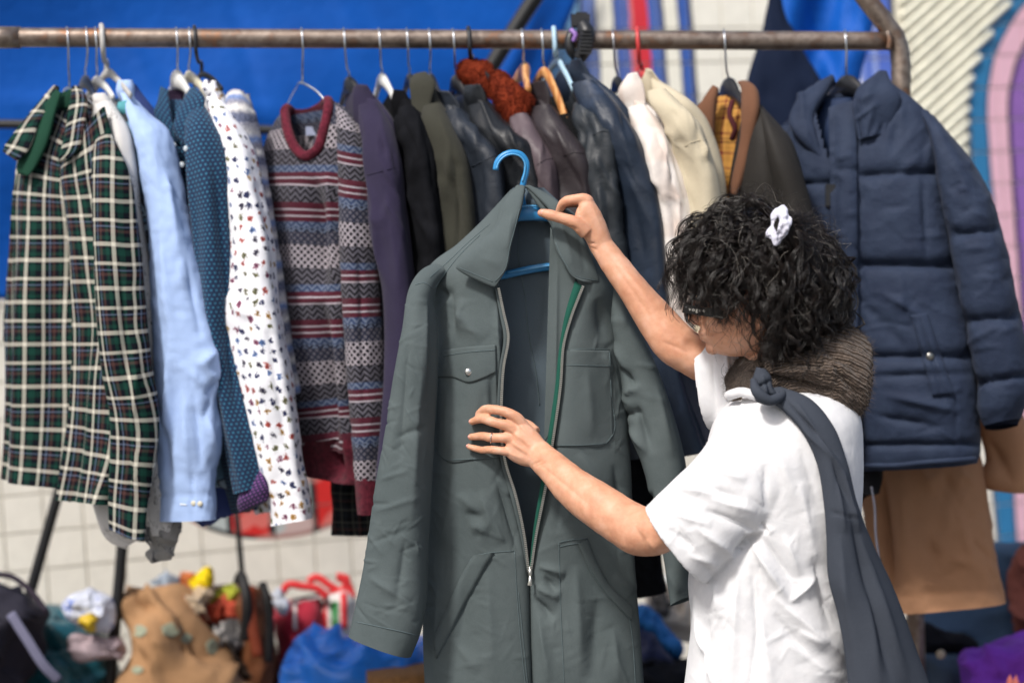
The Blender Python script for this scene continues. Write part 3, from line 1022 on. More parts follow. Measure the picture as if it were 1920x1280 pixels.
# heap at the right edge
dn = cloth('denim_blue', '#3c5068', .9, .1, .25)
pile('denim_jeans', 'blue denim jeans draped below the tan coat', 'jeans',
     [(1840, 1020, 1985, 1015, .05), (1700, 1155, 1985, 1100, .08), (1690, 1185, 1985, 1180, .12), (1690, 1300, 1985, 1300, .14), (1690, G(4.75), 1985, G(4.75), .14)], dn, d=4.75, seed=70, n=20, amp=.012, ang=15, spread=30, w=10)
pile('black_trousers', 'black folded trousers lying over the blue jeans', 'trousers',
     [(1660, 1165, 1720, 1158, .03), (1655, 1185, 1780, 1175, .06), (1660, 1205, 1830, 1200, .07), (1690, 1222, 1845, 1222, .05)], cloth('trouser_black', '#18181c'), d=4.55, seed=71, n=12, amp=.012, ang=15, spread=30)
gj = pile('grey_jeans', 'grey jeans with a pale waist button under the black trousers', 'jeans',
     [(1690, 1222, 1800, 1224, .06), (1690, 1260, 1812, 1260, .09), (1690, 1320, 1815, 1320, .1), (1690, G(4.5), 1815, G(4.5), .1)], cloth('denim_grey', '#4a5866'), d=4.5, seed=72, n=8, amp=.01)
V, f = ball(P(1764, 1226, 4.40), (.011, .006, .011))
mk('button', V, f, plain('button_horn', '#b8a890', .4), gj)
pile('purple_sweater', 'bright purple woolly sweater heaped in the bottom corner', 'sweater',
     [(1800, 1222, 1830, 1214, .02), (1792, 1240, 1985, 1190, .08), (1795, 1262, 1985, 1250, .10), (1800, 1320, 1985, 1320, .11), (1800, G(4.35), 1985, G(4.35), .11)], cloth('purple_wool', '#7a3cb0', .95, .4, .3, .8, 60, .1, 200), d=4.35, seed=73, n=26, amp=.02, ang=70, spread=80, w=11, ln=80)
clothlump('rust red cloth at the edge behind the jeans', 1925, 1110, 26, 90, '#7c4a40', 4.6, 74)
clothlump('salmon pink cloth under the purple sweater', 1905, 1292, 40, 18, '#c06a60', 4.2, 75)
# ------------------------------------------------------------------ clothes rail
t = NT('rusty_pipe')
n1 = t.noise(26, 5)
n2 = t.noise(8, 3)
col = t.ramp(n1, [(.25, lin('#5c4e46')), (.45, lin('#94877c')), (.58, lin('#7a6a5f')), (.72, lin('#94684a')), (.8, lin('#7d5a46'))], 'LINEAR')
t.bump(n1, .35, .003)
rr = t.m('ADD', .28, t.m('MULTIPLY', n2, .3))
M['rail'] = t.out(col, rr, .5, 0, .7)
def DR(px):
    return 3.86 + .12 * px / 1680.0
def YR(px):
    return 70.5 + 7.0 * px / 1680.0
rack = thing('clothes_rail', 'rusty brown steel clothes rail with a bent end post', 'clothes rail', Vector((P(1690, 640, DR(1690))[0], P(1690, 640, DR(1690))[1], 0)))
cord('rail', [P(-320, YR(-320), DR(-320)), P(400, YR(400), DR(400)), P(1000, YR(1000), DR(1000)), P(1672, YR(1672), DR(1672))], .0196, M['rail'], rack, sides=24, n=40)
cord('pipe_socket', [P(-90, YR(-90), DR(0)), P(38, YR(38), DR(38))], .0222, M['rail'], rack, sides=24, n=4)
e = P(1697, 420, DR(1690)); 
cord('end_post', [P(1580, -70, 3.97), P(1622, -4, 3.97), P(1655, 38, 3.975), P(1681, 74, 3.98), P(1689, 120, 3.98), P(1688, 180, 3.98), P(1692, 420, 4.12), P(1705, 800, 4.34), P(1730, 640 + F * 1.25 / 4.42, 4.42)], .0205, M['rail'], rack, sides=24, n=70)
cord('weld_bead', [P(1664, 60, 3.957), P(1668, 76, 3.955), P(1666, 92, 3.957)], .006, M['rail'], rack, sides=8)
cord('far_post', [P(-320, YR(-320), DR(-320)), P(-300, 640, DR(-320)), P(-260, 640 + F * 1.25 / DR(-320), DR(-320))], .0205, M['rail'], rack, sides=20, n=30)
# clamp on the rail
blk = plain('black_plastic', '#1d1e21', .42, .5, var=.15)
cl = thing('spring_clamp', 'black ribbed plastic clamp gripping the middle of the rail', 'clamp', Vector(P(1088, 72, 3.92)))
cord('jaw', [P(1092, 46, 3.90), P(1100, 62, 3.89), P(1098, 85, 3.885), P(1086, 112, 3.89)], [.014, .017, .017, .013], blk, cl, sides=14)
cord('jaw', [P(1074, 58, 3.90), P(1068, 75, 3.895), P(1070, 95, 3.895), P(1078, 108, 3.90)], [.009, .010, .010, .008], blk, cl, sides=12)
V, f = box(P(1088, 40, 3.915), (.019, .016, .012), (RT, FW, UPV)); mk('knob', V, f, blk, cl, smooth=False)
for k in range(7):
    V, f = box(P(1099 - abs(k - 3) * .6, 58 + k * 7, 3.868), (.013, .003, .0018), (RT, FW, UPV)); mk('grip_ridge', V, f, blk, cl, smooth=False)
cord('band', [P(1070, 56, 3.89), P(1079, 66, 3.885), P(1075, 78, 3.888)], .005, plain('purple_plastic', '#8f6cb4', .4), cl, sides=8)
V, f = box(P(1090, 30, 3.915), (.012, .010, .006), (RT, FW, UPV)); mk('screw_head', V, f, blk, cl, smooth=False)

# ------------------------------------------------------------------ hangers
HM = {'white': plain('white_hanger_plastic', '#dcdcd8', .35, .5), 'black': blk, 'navy': plain('navy_hanger_plastic', '#1c2740', .4, .5), 'cream': plain('cream_hanger_plastic', '#d8d2bc', .4),
      'grey': plain('grey_hanger_plastic', '#b4b2ae', .4), 'pale': plain('pale_blue_plastic', '#a9c9dc', .35), 'red': plain('red_hanger_plastic', '#c23a3a', .35), 'wood': None, 'wire': M['steel'], 'blue': plain('blue_hanger_plastic', '#2f86c0', .33, .5)}
t = NT('hanger_wood')
wv = t.n('ShaderNodeTexWave'); wv.inputs['Scale'].default_value = 22; wv.inputs['Distortion'].default_value = 5
t.t.links.new(t.pos(), wv.inputs['Vector'])
HM['wood'] = t.out(t.ramp(wv.outputs[0], [(.2, lin('#b07340')), (.8, lin('#cf9a62'))], 'LINEAR'), .4, .5)
def hanger(label, xr, neck, near, far, kind, hookmat='wire', hr=.0019, r=(.008, .015), dn=3.95, dnear=3.87, dfar=4.06, flat=.55, lean=0, top=None):
    h = thing('coat_hanger', label, 'hanger', Vector(P(xr, YR(xr), DR(xr) + .0)), 'hangers along the rail')
    d0, y0 = DR(xr), YR(xr)
    rr = .0196 + hr
    px = F / d0
    up = rr * px
    pts = [P(neck[0], neck[1] + 6, dn), P(neck[0], neck[1] - 10, dn - .004), P((neck[0] + xr) / 2 + lean, (neck[1] + y0) / 2 + 14, (dn + d0) / 2 - .012), P(xr + 1, y0 + 18, d0 - rr * .95), P(xr, y0, d0 - rr),
           P(xr - 1, y0 - up * .72, d0 - rr * .7), P(xr - 2, y0 - up * 1.0, d0), P(xr - 1, y0 - up * .7, d0 + rr * .7), P(xr, y0, d0 + rr), P(xr, y0 + up * .5, d0 + rr * .9)]
    cord('hook', pts, hr, HM[hookmat], h, sides=8, n=48)
    if kind not in ('wood', 'pale', 'grey', 'black1'):
        near = (neck[0] + (near[0] - neck[0]) * .62, neck[1] + (near[1] - neck[1]) * .66)
        far = (neck[0] + (far[0] - neck[0]) * .6, neck[1] + (far[1] - neck[1]) * .7)
    else:
        dnear = 3.80
    mid1 = ((neck[0] + near[0]) / 2, (neck[1] * .56 + near[1] * .44))
    mid2 = ((neck[0] + far[0]) / 2, (neck[1] * .56 + far[1] * .44))
    cord('shoulder_bar', [P(far[0], far[1], dfar), P(mid2[0], mid2[1], (dfar + dn) / 2), P(neck[0], neck[1] + 8, dn), P(mid1[0], mid1[1], (dnear + dn) / 2), P(near[0], near[1], dnear)],
         [r[0], r[0] * 1.1, r[1], r[0] * 1.1, r[0]], HM[kind], h, sides=12, n=44, flat=((RT * .8 + FW * .2), flat))
    return h

H = [
 ('twisted wire hanger inside the green plaid shirt', 127, (130, 158), (225, 240), (85, 215), 'wire', 'wire', .0019, (.0022, .0025), 3.93),
 ('navy plastic hanger just behind the plaid shirt', 163, (160, 146), (205, 235), (130, 200), 'navy', 'wire', .0019, (.008, .015), 3.97),
 ('white plastic hanger of the grey printed shirt', 180, (182, 145), (232, 205), (150, 200), 'white', 'wire', .0019, (.008, .012), 3.95),
 ('pale grey all plastic hanger with a thick hook holding the light blue shirt', 192, (200, 130), (245, 180), (170, 190), 'grey', 'grey', .0055, (.007, .010), 3.96),
 ('broad white plastic hanger in the teal dotted shirt', 332, (333, 142), (385, 225), (300, 215), 'white', 'wire', .0019, (.010, .021), 3.93),
 ('cream plastic hanger of the white patterned shirt', 356, (354, 136), (420, 215), (330, 215), 'cream', 'wire', .0019, (.009, .013), 3.96),
 ('dark grey plastic hanger of the striped knit cardigan', 366, (378, 132), (440, 185), (350, 190), 'black', 'black', .0040, (.0055, .0065), 3.97),
 ('thin wire hanger holding the patterned sweater', 567, (567, 148), (648, 225), (520, 215), 'wire', 'wire', .0019, (.0021, .0025), 3.92),
 ('black plastic hanger of the purple coat', 646, (655, 152), (725, 245), (630, 215), 'black', 'wire', .0019, (.010, .019), 3.96),
 ('white plastic hanger standing above the black corduroy jacket', 712, (716, 142), (760, 225), (690, 220), 'white', 'wire', .0019, (.009, .015), 3.96),
 ('black plastic hanger in the black corduroy jacket', 764, (768, 142), (800, 230), (745, 215), 'black', 'wire', .0019, (.009, .014), 3.97),
 ('slim steel hanger behind the olive collar', 806, (806, 140), (850, 235), (780, 215), 'black', 'wire', .0019, (.008, .010), 4.0),
 ('black plastic hanger of the navy leather jacket', 851, (855, 148), (905, 240), (830, 220), 'black', 'wire', .0019, (.010, .018), 3.95),
 ('all black plastic hanger inside the rust fur collar', 880, (885, 116), (950, 178), (850, 190), 'black', 'black', .0045, (.006, .009), 3.96),
 ('blond wooden hanger with a rounded end above the brown leather jacket', 980, (982, 126), (990, 170), (960, 170), 'wood', 'wire', .0021, (.012, .018), 3.98),
 ('curved wooden hanger showing its long arm beside the black vest', 1017, (1020, 128), (1062, 228), (985, 200), 'wood', 'wire', .0021, (.011, .012), 3.93),
 ('pale blue plastic hanger of the grey leather jacket', 1040, (1042, 108), (1075, 168), (1005, 190), 'pale', 'pale', .0050, (.007, .008), 3.96),
 ('black plastic hanger of the cream jacket', 1150, (1157, 150), (1200, 230), (1135, 215), 'black', 'wire', .0019, (.010, .017), 3.96),
 ('red plastic hanger of the beige jacket', 1196, (1202, 132), (1260, 225), (1180, 215), 'red', 'red', .0045, (.009, .013), 3.97),
 ('wide black plastic hanger inside the brown collared coat', 1359, (1366, 160), (1420, 230), (1325, 220), 'black', 'wire', .0021, (.012, .026), 3.97),
 ('black plastic hanger inside the navy puffer jacket', 1586, (1587, 152), (1690, 235), (1500, 235), 'black', 'wire', .0021, (.012, .022), 3.97),
]
for h in H:
    lab, xr, neck, near, far, kind, hm, hr, r, dn = h
    hanger(lab, xr, neck, near, far, kind, hm, hr, r, dn)

# ------------------------------------------------------------------ garments on the rail
def garment(name, label, cat, px, group='clothes hung on the rail'):
    return thing(name, label, cat, Vector(P(px, YR(px) + 70, DR(px))), group)
def cutfront(o, poly):
    """remove the faces of the near side that lie inside an outline (a neck opening)"""
    bm = bmesh.new(); bm.from_mesh(o.data)
    pl_ = np.array(poly, float)
    L = np.array(o.location)
    dele = []
    for f in bm.faces:
        if f.normal.y > .15:
            continue
        x, y = pix((np.array(f.calc_center_median()) + L)[None])
        x, y = x[0], y[0]
        ins = False
        j = len(pl_) - 1
        for i in range(len(pl_)):
            if (pl_[i, 1] > y) != (pl_[j, 1] > y) and x < (pl_[j, 0] - pl_[i, 0]) * (y - pl_[i, 1]) / (pl_[j, 1] - pl_[i, 1]) + pl_[i, 0]:
                ins = not ins
            j = i
        if ins:
            dele.append(f)
    bmesh.ops.delete(bm, geom=dele, context='FACES')
    bm.to_mesh(o.data); bm.free()
def buttons(parent, bvh, pts, mat, r=.0055, default=3.8):
    for x, y in pts:
        d = hit(bvh, x, y, default)
        V, f = ball(P(x, y, d - .001), (r, .0022, r), 14, 8)
        mk('button', V, f, mat, parent)

# 1 plaid shirt
pl = m_plaid('green_plaid', '#0d1018', '#143a31', '#c8c4b6', '#5c6880')
dkgreen = cloth('dark_green_lining', '#1c3e30')
g = garment('plaid_shirt', 'green and white plaid shirt hanging open, first on the rail', 'shirt', 127)
back = tube('back_panel', [(105, 190, 175, 185), (60, 300, 225, 300), (50, 450, 235, 450), (40, 700, 240, 700), (35, 890, 235, 925)], pl, g, d=(4.02, 3.95), th=.02, flute=(7, .008, 1))
lf = tube('front_panel', [(92, 185, 128, 215, .008, 3.95, 3.86), (42, 270, 118, 300, .015, 3.95, 3.84), (28, 350, 125, 360, .022, 3.95, 3.83), (20, 470, 142, 470, .026, 3.96, 3.83), (12, 580, 150, 580, .028, 3.96, 3.84),
                     (12, 720, 146, 720, .03, 3.96, 3.85), (6, 860, 135, 880, .03, 3.97, 3.86), (3, 898, 128, 918, .028, 3.97, 3.86)], pl, g, flute=(5, .013, 3, .5),
          folds=[(110, 360, 135, 620, 14, -.016), (60, 420, 40, 880, 22, .010), (95, 500, 92, 880, 16, -.010)])
rf = tube('front_panel', [(118, 300, 196, 200, .010, 3.84, 3.78), (118, 340, 222, 320, .02, 3.84, 3.76), (136, 430, 238, 430, .026, 3.84, 3.75), (152, 560, 248, 560, .03, 3.84, 3.74), (148, 700, 252, 700, .032, 3.85, 3.74),
                     (136, 840, 245, 860, .032, 3.85, 3.75), (124, 938, 222, 948, .03, 3.86, 3.75)], pl, g, flute=(6, .012, 8, .5), uvoff=(.03, .02),
          folds=[(165, 340, 200, 800, 12, -.014), (140, 380, 180, 640, 12, .010)])
sl = tube('sleeve', [(180, 268, 205, 250, .012, 3.80, 3.76), (183, 320, 228, 315, .028, 3.78, 3.72), (188, 420, 240, 420, .034, 3.77, 3.70), (192, 560, 254, 560, .036, 3.76, 3.69), (206, 690, 268, 690, .036, 3.76, 3.69),
                 (222, 770, 282, 775, .036, 3.76, 3.70), (222, 860, 276, 870, .03, 3.76, 3.70), (219, 930, 262, 945, .026, 3.76, 3.71), (218, 985, 256, 1012, .022, 3.76, 3.71)], pl, g, flute=(4, .007, 5), uvoff=(.05, .01),
          folds=[(225, 500, 235, 740, 8, -.012), (260, 640, 245, 830, 8, .010), (230, 800, 245, 960, 7, -.010)])
tube('sleeve', [(45, 300, 70, 300, .02), (30, 420, 75, 430, .03), (15, 560, 70, 560, .03), (8, 640, 50, 640, .026)], pl, g, d=(4.06, 4.05), flute=(3, .006, 4))
tube('collar', [(100, 162, 112, 166, .006, 3.9, 3.9), (84, 180, 100, 192, .006, 3.89, 3.87), (36, 238, 74, 230, .006, 3.87, 3.85), (8, 276, 46, 290, .005, 3.86, 3.84), (5, 284, 30, 302, .003, 3.86, 3.84)], pl, g, nu=32, nv=30, cap=(True, True), uvoff=(.01, .03))
tube('collar_lining', [(106, 168, 114, 174, .004), (94, 184, 104, 208, .006), (72, 220, 92, 258, .008), (42, 280, 74, 300, .008), (32, 316, 60, 322, .005), (33, 326, 52, 330, .003)], dkgreen, g, d=(3.87, 3.84), nu=32, nv=30, cap=(True, True))
tube('collar_lining', [(112, 178, 138, 166, .004), (104, 196, 134, 190, .006), (100, 210, 130, 202, .004)], dkgreen, g, d=(3.93, 3.90), nu=28, nv=16, cap=(True, True))
tube('collar', [(136, 164, 152, 164, .006, 3.88, 3.86), (132, 190, 164, 186, .008, 3.85, 3.83), (124, 240, 160, 226, .007, 3.82, 3.80), (111, 296, 138, 290, .005, 3.80, 3.79), (109, 303, 122, 299, .003, 3.80, 3.79)], pl, g, nu=32, nv=30, cap=(True, True), uvoff=(.04, .0))
V, f = box(P(110, 260, 3.90), (.008, .002, .006), (RT, FW, UPV)); mk('neck_label', V, f, plain('label_white', '#c8d0cc', .8), g, smooth=False)

# 2 grey and white printed shirt
w1 = m_lines('pale_line_print', '#cfcdca', '#4a4846')
g = garment('printed_shirt', 'white and grey line printed shirt behind the plaid one', 'shirt', 163)
tube('body', [(168, 175, 205, 180, .012, 3.98, 3.93), (180, 230, 240, 235, .03, 4.0, 3.87), (190, 320, 262, 320, .035, 4.0, 3.85), (200, 500, 290, 500, .035, 4.0, 3.86), (205, 700, 305, 700, .035, 4.0, 3.87), (190, 900, 320, 900, .035, 4.0, 3.88), (185, 960, 325, 960, .03), (210, 1010, 330, 985, .02), (240, 1022, 336, 990, .01)], w1, g, flute=(6, .009, 21, .3))
tube('sleeve', [(176, 182, 200, 178, .014, 3.86, 3.84), (190, 240, 240, 245, .026, 3.83, 3.80), (206, 300, 250, 300, .03, 3.82, 3.79), (222, 400, 262, 400, .03, 3.82, 3.79), (238, 560, 290, 560, .03, 3.82, 3.79), (258, 700, 300, 700, .03, 3.83, 3.80), (266, 800, 310, 800, .03, 3.83, 3.80), (262, 900, 325, 900, .03, 3.83, 3.80), (285, 1000, 338, 1000, .022, 3.83, 3.80)], w1, g, flute=(4, .008, 22), folds=[(240, 380, 262, 640, 8, -.012)])
tube('collar', [(176, 176, 196, 174, .008), (176, 186, 206, 190, .012), (188, 206, 212, 214, .010), (200, 232, 210, 236, .004)], w1, g, d=(3.84, 3.83), nu=28, nv=20, cap=(True, True))
cuffm = m_print('cuff_print', '#8a8884', ['#4a4a4c', '#b4b0ac', '#3f6f6a'], 40)
tube('cuff', [(258, 985, 336, 960, .016), (272, 1010, 342, 985, .014), (282, 1026, 334, 1004, .012), (278, 1040, 330, 1034, .012), (290, 1054, 326, 1048, .010)], cuffm, g, d=(3.82, 3.80), nu=50, nv=40, folds=autofolds(12, (270, 960, 330, 1050), 50, 5, .012, 60, 60, 2), crm=(.014, 18, 3))

# 3 dark printed shirt
w2 = m_print('teal_black_print', '#5d7f96', ['#2c3038', '#8fa4b4', '#20242c', '#d0d2d0'], 17, .46)
g = garment('printed_shirt', 'teal and black printed shirt squeezed before the light blue one', 'shirt', 182)
tube('body', [(205, 190, 240, 180, .012), (215, 260, 268, 260, .03), (225, 400, 290, 400, .03), (240, 600, 300, 600, .03), (270, 800, 400, 820, .03), (285, 900, 425, 905, .02), (330, 925, 432, 915, .01)], w2, g, d=(4.0, 3.90), flute=(5, .007, 31))
tube('sleeve', [(222, 195, 244, 195, .012), (232, 230, 266, 225, .024), (256, 300, 276, 290, .026), (262, 400, 288, 400, .026), (272, 520, 296, 520, .024), (282, 620, 306, 620, .02)], w2, g, d=(3.86, 3.82), flute=(4, .006, 32))
tube('collar', [(222, 192, 238, 188, .006), (222, 204, 248, 202, .010), (232, 216, 250, 214, .005)], plain('teal_neckband', '#4c97a0', .8), g, d=(3.83, 3.82), nu=24, nv=14, cap=(True, True))

# 4 light blue shirt
lb = cloth('light_blue_oxford', '#a3bbe4', .85, .02, .05, .2)
g = garment('light_blue_shirt', 'light blue oxford shirt with its long buttoned cuff hanging down', 'shirt', 192)
tube('body', [(222, 165, 250, 160, .014, 3.96, 3.92), (246, 230, 285, 230, .03, 3.99, 3.90), (270, 350, 320, 350, .035), (300, 600, 370, 600, .035), (330, 800, 410, 800, .035), (340, 940, 430, 950, .03), (380, 985, 432, 965, .01)], cloth('blue_shirt_tail', '#39477a', .85, .1), g, d=(4.02, 3.92), flute=(5, .009, 41))
sl = tube('sleeve', [(228, 180, 246, 176, .012, 3.86, 3.85), (244, 205, 276, 215, .026, 3.84, 3.81), (268, 260, 304, 250, .036, 3.82, 3.78), (282, 340, 326, 330, .040, 3.81, 3.77), (290, 440, 350, 430, .042, 3.80, 3.76), (292, 560, 382, 550, .044, 3.80, 3.75), (294, 640, 408, 650, .046, 3.80, 3.75),
                      (296, 700, 418, 706, .046, 3.80, 3.75), (298, 760, 404, 752, .042, 3.80, 3.75), (300, 820, 412, 830, .040, 3.80, 3.75), (300, 900, 400, 895, .034, 3.80, 3.76), (302, 930, 402, 928, .032, 3.80, 3.76), (303, 976, 402, 974, .030, 3.80, 3.76)], lb, g, nv=140, nu=72,
          folds=[(300, 420, 330, 700, 12, .012), (350, 480, 378, 640, 12, -.010), (410, 655, 372, 690, 12, .014), (416, 706, 385, 745, 9, -.014), (320, 640, 308, 820, 8, .012), (332, 700, 326, 850, 7, -.010), (345, 720, 352, 890, 7, .009), (362, 740, 378, 880, 9, -.010),
                 (388, 780, 405, 840, 8, .010), (305, 780, 318, 905, 6, -.010), (300, 928, 402, 926, 3.0, -.004, 's'), (360, 880, 362, 972, 3, -.006), (310, 320, 336, 480, 10, .009), (398, 740, 380, 790, 7, -.008)] + autofolds(30, (290, 300, 412, 960), 60, 4, .004, 80, 30, 45), wr=(.0022, 30, 4))
s = surf(sl)
buttons(g, s, ((363, 943), (375, 944)), plain('shirt_button', '#cfc9b4', .4), .0055)
seam('buttonhole', s, [(338, 945), (350, 946)], plain('thread_white', '#e4e8ee', .8), g, .0014)
tube('collar', [(222, 152, 246, 150, .008), (220, 172, 250, 162, .012), (228, 190, 250, 180, .008), (240, 202, 250, 196, .003)], lb, g, d=(3.87, 3.85), nu=28, nv=22, cap=(True, True))

# 5 teal dotted shirt
td = m_dots('teal_dots', '#142a48', '#2f6c88', .0104, .24)
pd = m_dots('purple_dots', '#2c2244', '#7a4a88', .009)
g = garment('dotted_shirt', 'dark teal shirt with small light dots and a purple lined cuff', 'shirt', 332)
tube('body', [(300, 190, 352, 190, .016, 3.96, 3.90), (292, 230, 380, 220, .03, 3.96, 3.86), (305, 300, 400, 280, .036, 3.95, 3.84), (330, 400, 420, 400, .038), (360, 560, 440, 560, .038), (395, 760, 470, 760, .038), (410, 900, 480, 900, .035), (425, 965, 470, 955, .02)], td, g, d=(3.97, 3.86), flute=(5, .010, 51), folds=[(352, 230, 385, 420, 9, -.012)])
sl = tube('sleeve', [(352, 222, 378, 190, .012, 3.84, 3.83), (356, 260, 404, 240, .030, 3.81, 3.78), (362, 320, 424, 300, .038, 3.80, 3.76), (374, 420, 436, 410, .040, 3.80, 3.76), (388, 540, 442, 540, .040, 3.80, 3.76), (402, 660, 452, 660, .038, 3.80, 3.77), (420, 780, 480, 780, .036, 3.80, 3.77), (435, 860, 498, 860, .034, 3.80, 3.77), (446, 925, 505, 905, .028, 3.80, 3.77)], td, g,
          flute=(4, .008, 52), folds=[(390, 300, 418, 620, 9, .012), (420, 420, 440, 800, 8, -.012)])
tube('cuff', [(476, 888, 500, 880, .010), (458, 915, 508, 900, .022), (448, 945, 507, 918, .022), (450, 962, 500, 938, .010)], pd, g, d=(3.79, 3.76), nu=36, nv=24, cap=(True, True))
tube('collar', [(302, 162, 314, 168, .005, 3.90, 3.88), (296, 190, 320, 205, .007, 3.88, 3.86), (290, 215, 328, 245, .007, 3.87, 3.85), (318, 250, 335, 268, .004, 3.86, 3.85)], td, g, nu=28, nv=24, cap=(True, True))
co = tube('collar', [(354, 172, 366, 164, .005, 3.87, 3.85), (338, 200, 384, 185, .008, 3.84, 3.82), (325, 238, 372, 226, .008, 3.83, 3.81), (330, 255, 352, 275, .004, 3.83, 3.81)], td, g, nu=30, nv=26, cap=(True, True), uvoff=(.004, .003))
tube('collar_lining', [(310, 170, 346, 168, .004), (312, 195, 340, 200, .008), (318, 216, 334, 218, .004)], m_dots('plum_lining', '#33243c', '#4a3450', .01), g, d=(3.97, 3.94), nu=24, nv=14, cap=(True, True))
buttons(g, surf(co, sl), ((349, 279), (341, 309), (325, 272)), plain('pearl_button', '#b9c4cc', .3), .0058)

# 6 white patterned shirt
wb = m_birds('white_bird_print')
g = garment('patterned_shirt', 'white shirt printed all over with tiny multicoloured motifs', 'shirt', 356)
tube('body', [(378, 165, 402, 160, .012), (390, 220, 430, 215, .03), (410, 350, 450, 350, .034), (430, 600, 500, 600, .034), (450, 850, 540, 850, .03), (490, 960, 560, 950, .02)], wb, g, d=(3.99, 3.90), flute=(4, .008, 61))
tube('sleeve', [(388, 190, 406, 175, .012, 3.86, 3.85), (404, 230, 442, 225, .028, 3.83, 3.80), (424, 290, 468, 285, .036, 3.81, 3.78), (430, 380, 484, 370, .040, 3.80, 3.76), (434, 460, 500, 450, .042, 3.80, 3.75), (424, 540, 512, 530, .044, 3.80, 3.75), (417, 578, 520, 575, .046, 3.80, 3.75), (434, 640, 532, 640, .046, 3.80, 3.75), (452, 720, 548, 720, .044, 3.80, 3.75),
                 (470, 810, 560, 810, .040, 3.80, 3.76), (490, 890, 570, 890, .036, 3.80, 3.76), (508, 940, 580, 935, .032, 3.80, 3.76), (513, 985, 583, 972, .028, 3.80, 3.76)], wb, g, nv=130,
     folds=[(470, 330, 520, 560, 10, .010), (440, 480, 470, 700, 12, -.008), (500, 600, 545, 880, 10, -.010), (470, 640, 520, 900, 12, .010), (512, 935, 580, 932, 2.5, -.004, 's'), (428, 560, 470, 600, 12, .012)], flute=(3, .005, 62), wr=(.002, 30, 6))
tube('collar', [(384, 150, 404, 152, .006), (380, 165, 408, 168, .010), (392, 190, 412, 188, .005)], wb, g, d=(3.87, 3.86), nu=26, nv=18, cap=(True, True))

# 7 striped knit cardigan
sk = m_stripknit('grey_blue_knit')
g = garment('knit_cardigan', 'grey blue and white striped knit cardigan beside the patterned sweater', 'cardigan', 366)
tube('body', [(430, 185, 462, 176, .014), (436, 260, 476, 255, .03), (450, 400, 492, 400, .03), (480, 700, 540, 700, .03), (500, 820, 550, 820, .03)], sk, g, d=(3.98, 3.90), flute=(4, .006, 71), wr=(.002, 60, 3))
tube('sleeve', [(428, 182, 456, 172, .014, 3.88, 3.87), (430, 215, 470, 205, .03, 3.86, 3.83), (446, 270, 478, 265, .034, 3.85, 3.82), (462, 350, 492, 350, .034, 3.84, 3.81), (478, 450, 512, 450, .034, 3.84, 3.81), (494, 550, 528, 550, .034, 3.84, 3.81), (512, 650, 540, 650, .03, 3.84, 3.81), (528, 740, 550, 740, .026, 3.84, 3.81)], sk, g, flute=(3, .004, 72), wr=(.002, 60, 5))

# 8 fair-isle sweater
fi = m_fairisle('fairisle_knit')
mar = NT('maroon_rib')
u, v = mar.uv()
rib = mar.m('SINE', mar.m('MULTIPLY', u, 1400.0))
mar.bump(mar.m('ADD', rib, mar.noise(250, 3)), .6, .003)
mar = mar.out(mar.ramp(mar.noise(120, 3), [(.3, lin('#451622')), (.7, lin('#6a2434'))], 'LINEAR'), .95, .1, .05)
g = garment('patterned_sweater', 'maroon, grey and blue banded knit sweater with a round neck', 'sweater', 567)
bd = tube('body', [(533, 208, 624, 188, .016, 3.94, 3.86), (512, 250, 664, 235, .036, 3.95, 3.82), (497, 305, 670, 300, .05, 3.95, 3.81), (499, 360, 668, 360, .055, 3.95, 3.80), (508, 440, 666, 440, .058, 3.95, 3.80), (520, 520, 668, 520, .06, 3.95, 3.79), (533, 600, 672, 600, .06, 3.95, 3.79), (545, 680, 680, 680, .06, 3.95, 3.79),
                  (557, 770, 686, 765, .058, 3.95, 3.80), (565, 825, 688, 820, .052, 3.95, 3.80), (572, 845, 686, 840, .045, 3.95, 3.81)], fi, g, nu=80, nv=130,
          folds=[(585, 330, 598, 560, 26, -.050), (598, 560, 618, 880, 26, -.055), (615, 300, 622, 560, 14, .018), (622, 560, 642, 880, 16, .020), (545, 330, 560, 820, 14, .010), (650, 420, 662, 800, 9, -.016)], wr=(.002, 50, 8))
tube('hem_rib', [(566, 822, 688, 816, .050, 3.95, 3.80), (571, 850, 690, 860, .046, 3.95, 3.81), (576, 885, 691, 908, .044, 3.95, 3.81)], mar, g, nu=80, nv=24, folds=[(618, 820, 628, 905, 22, -.05), (645, 820, 652, 910, 14, .016)])
tube('sleeve', [(628, 195, 656, 215, .014, 3.82, 3.80), (646, 240, 674, 250, .030, 3.80, 3.76), (652, 310, 684, 320, .036, 3.79, 3.74), (655, 420, 690, 425, .038, 3.78, 3.73), (660, 560, 696, 560, .038, 3.78, 3.73), (668, 690, 704, 690, .038, 3.78, 3.73), (676, 790, 710, 790, .036, 3.78, 3.73), (682, 880, 706, 880, .032, 3.78, 3.74), (684, 900, 703, 900, .030, 3.78, 3.74)], fi, g, uvoff=(.02, .045), folds=[(672, 400, 684, 800, 7, -.008)], wr=(.002, 50, 9))
tube('cuff', [(682, 896, 704, 896, .030, 3.78, 3.74), (684, 930, 700, 930, .026, 3.78, 3.74), (686, 962, 696, 966, .022, 3.78, 3.74)], mar, g, nu=40, nv=14)
tube('back_neck', [(540, 210, 612, 200, .006, 4.0, 3.93), (548, 262, 608, 250, .008, 4.0, 3.92), (560, 290, 600, 280, .006, 4.0, 3.92)], cloth('inside_knit', '#4a4a58'), g, nu=28, nv=16, cap=(True, True))
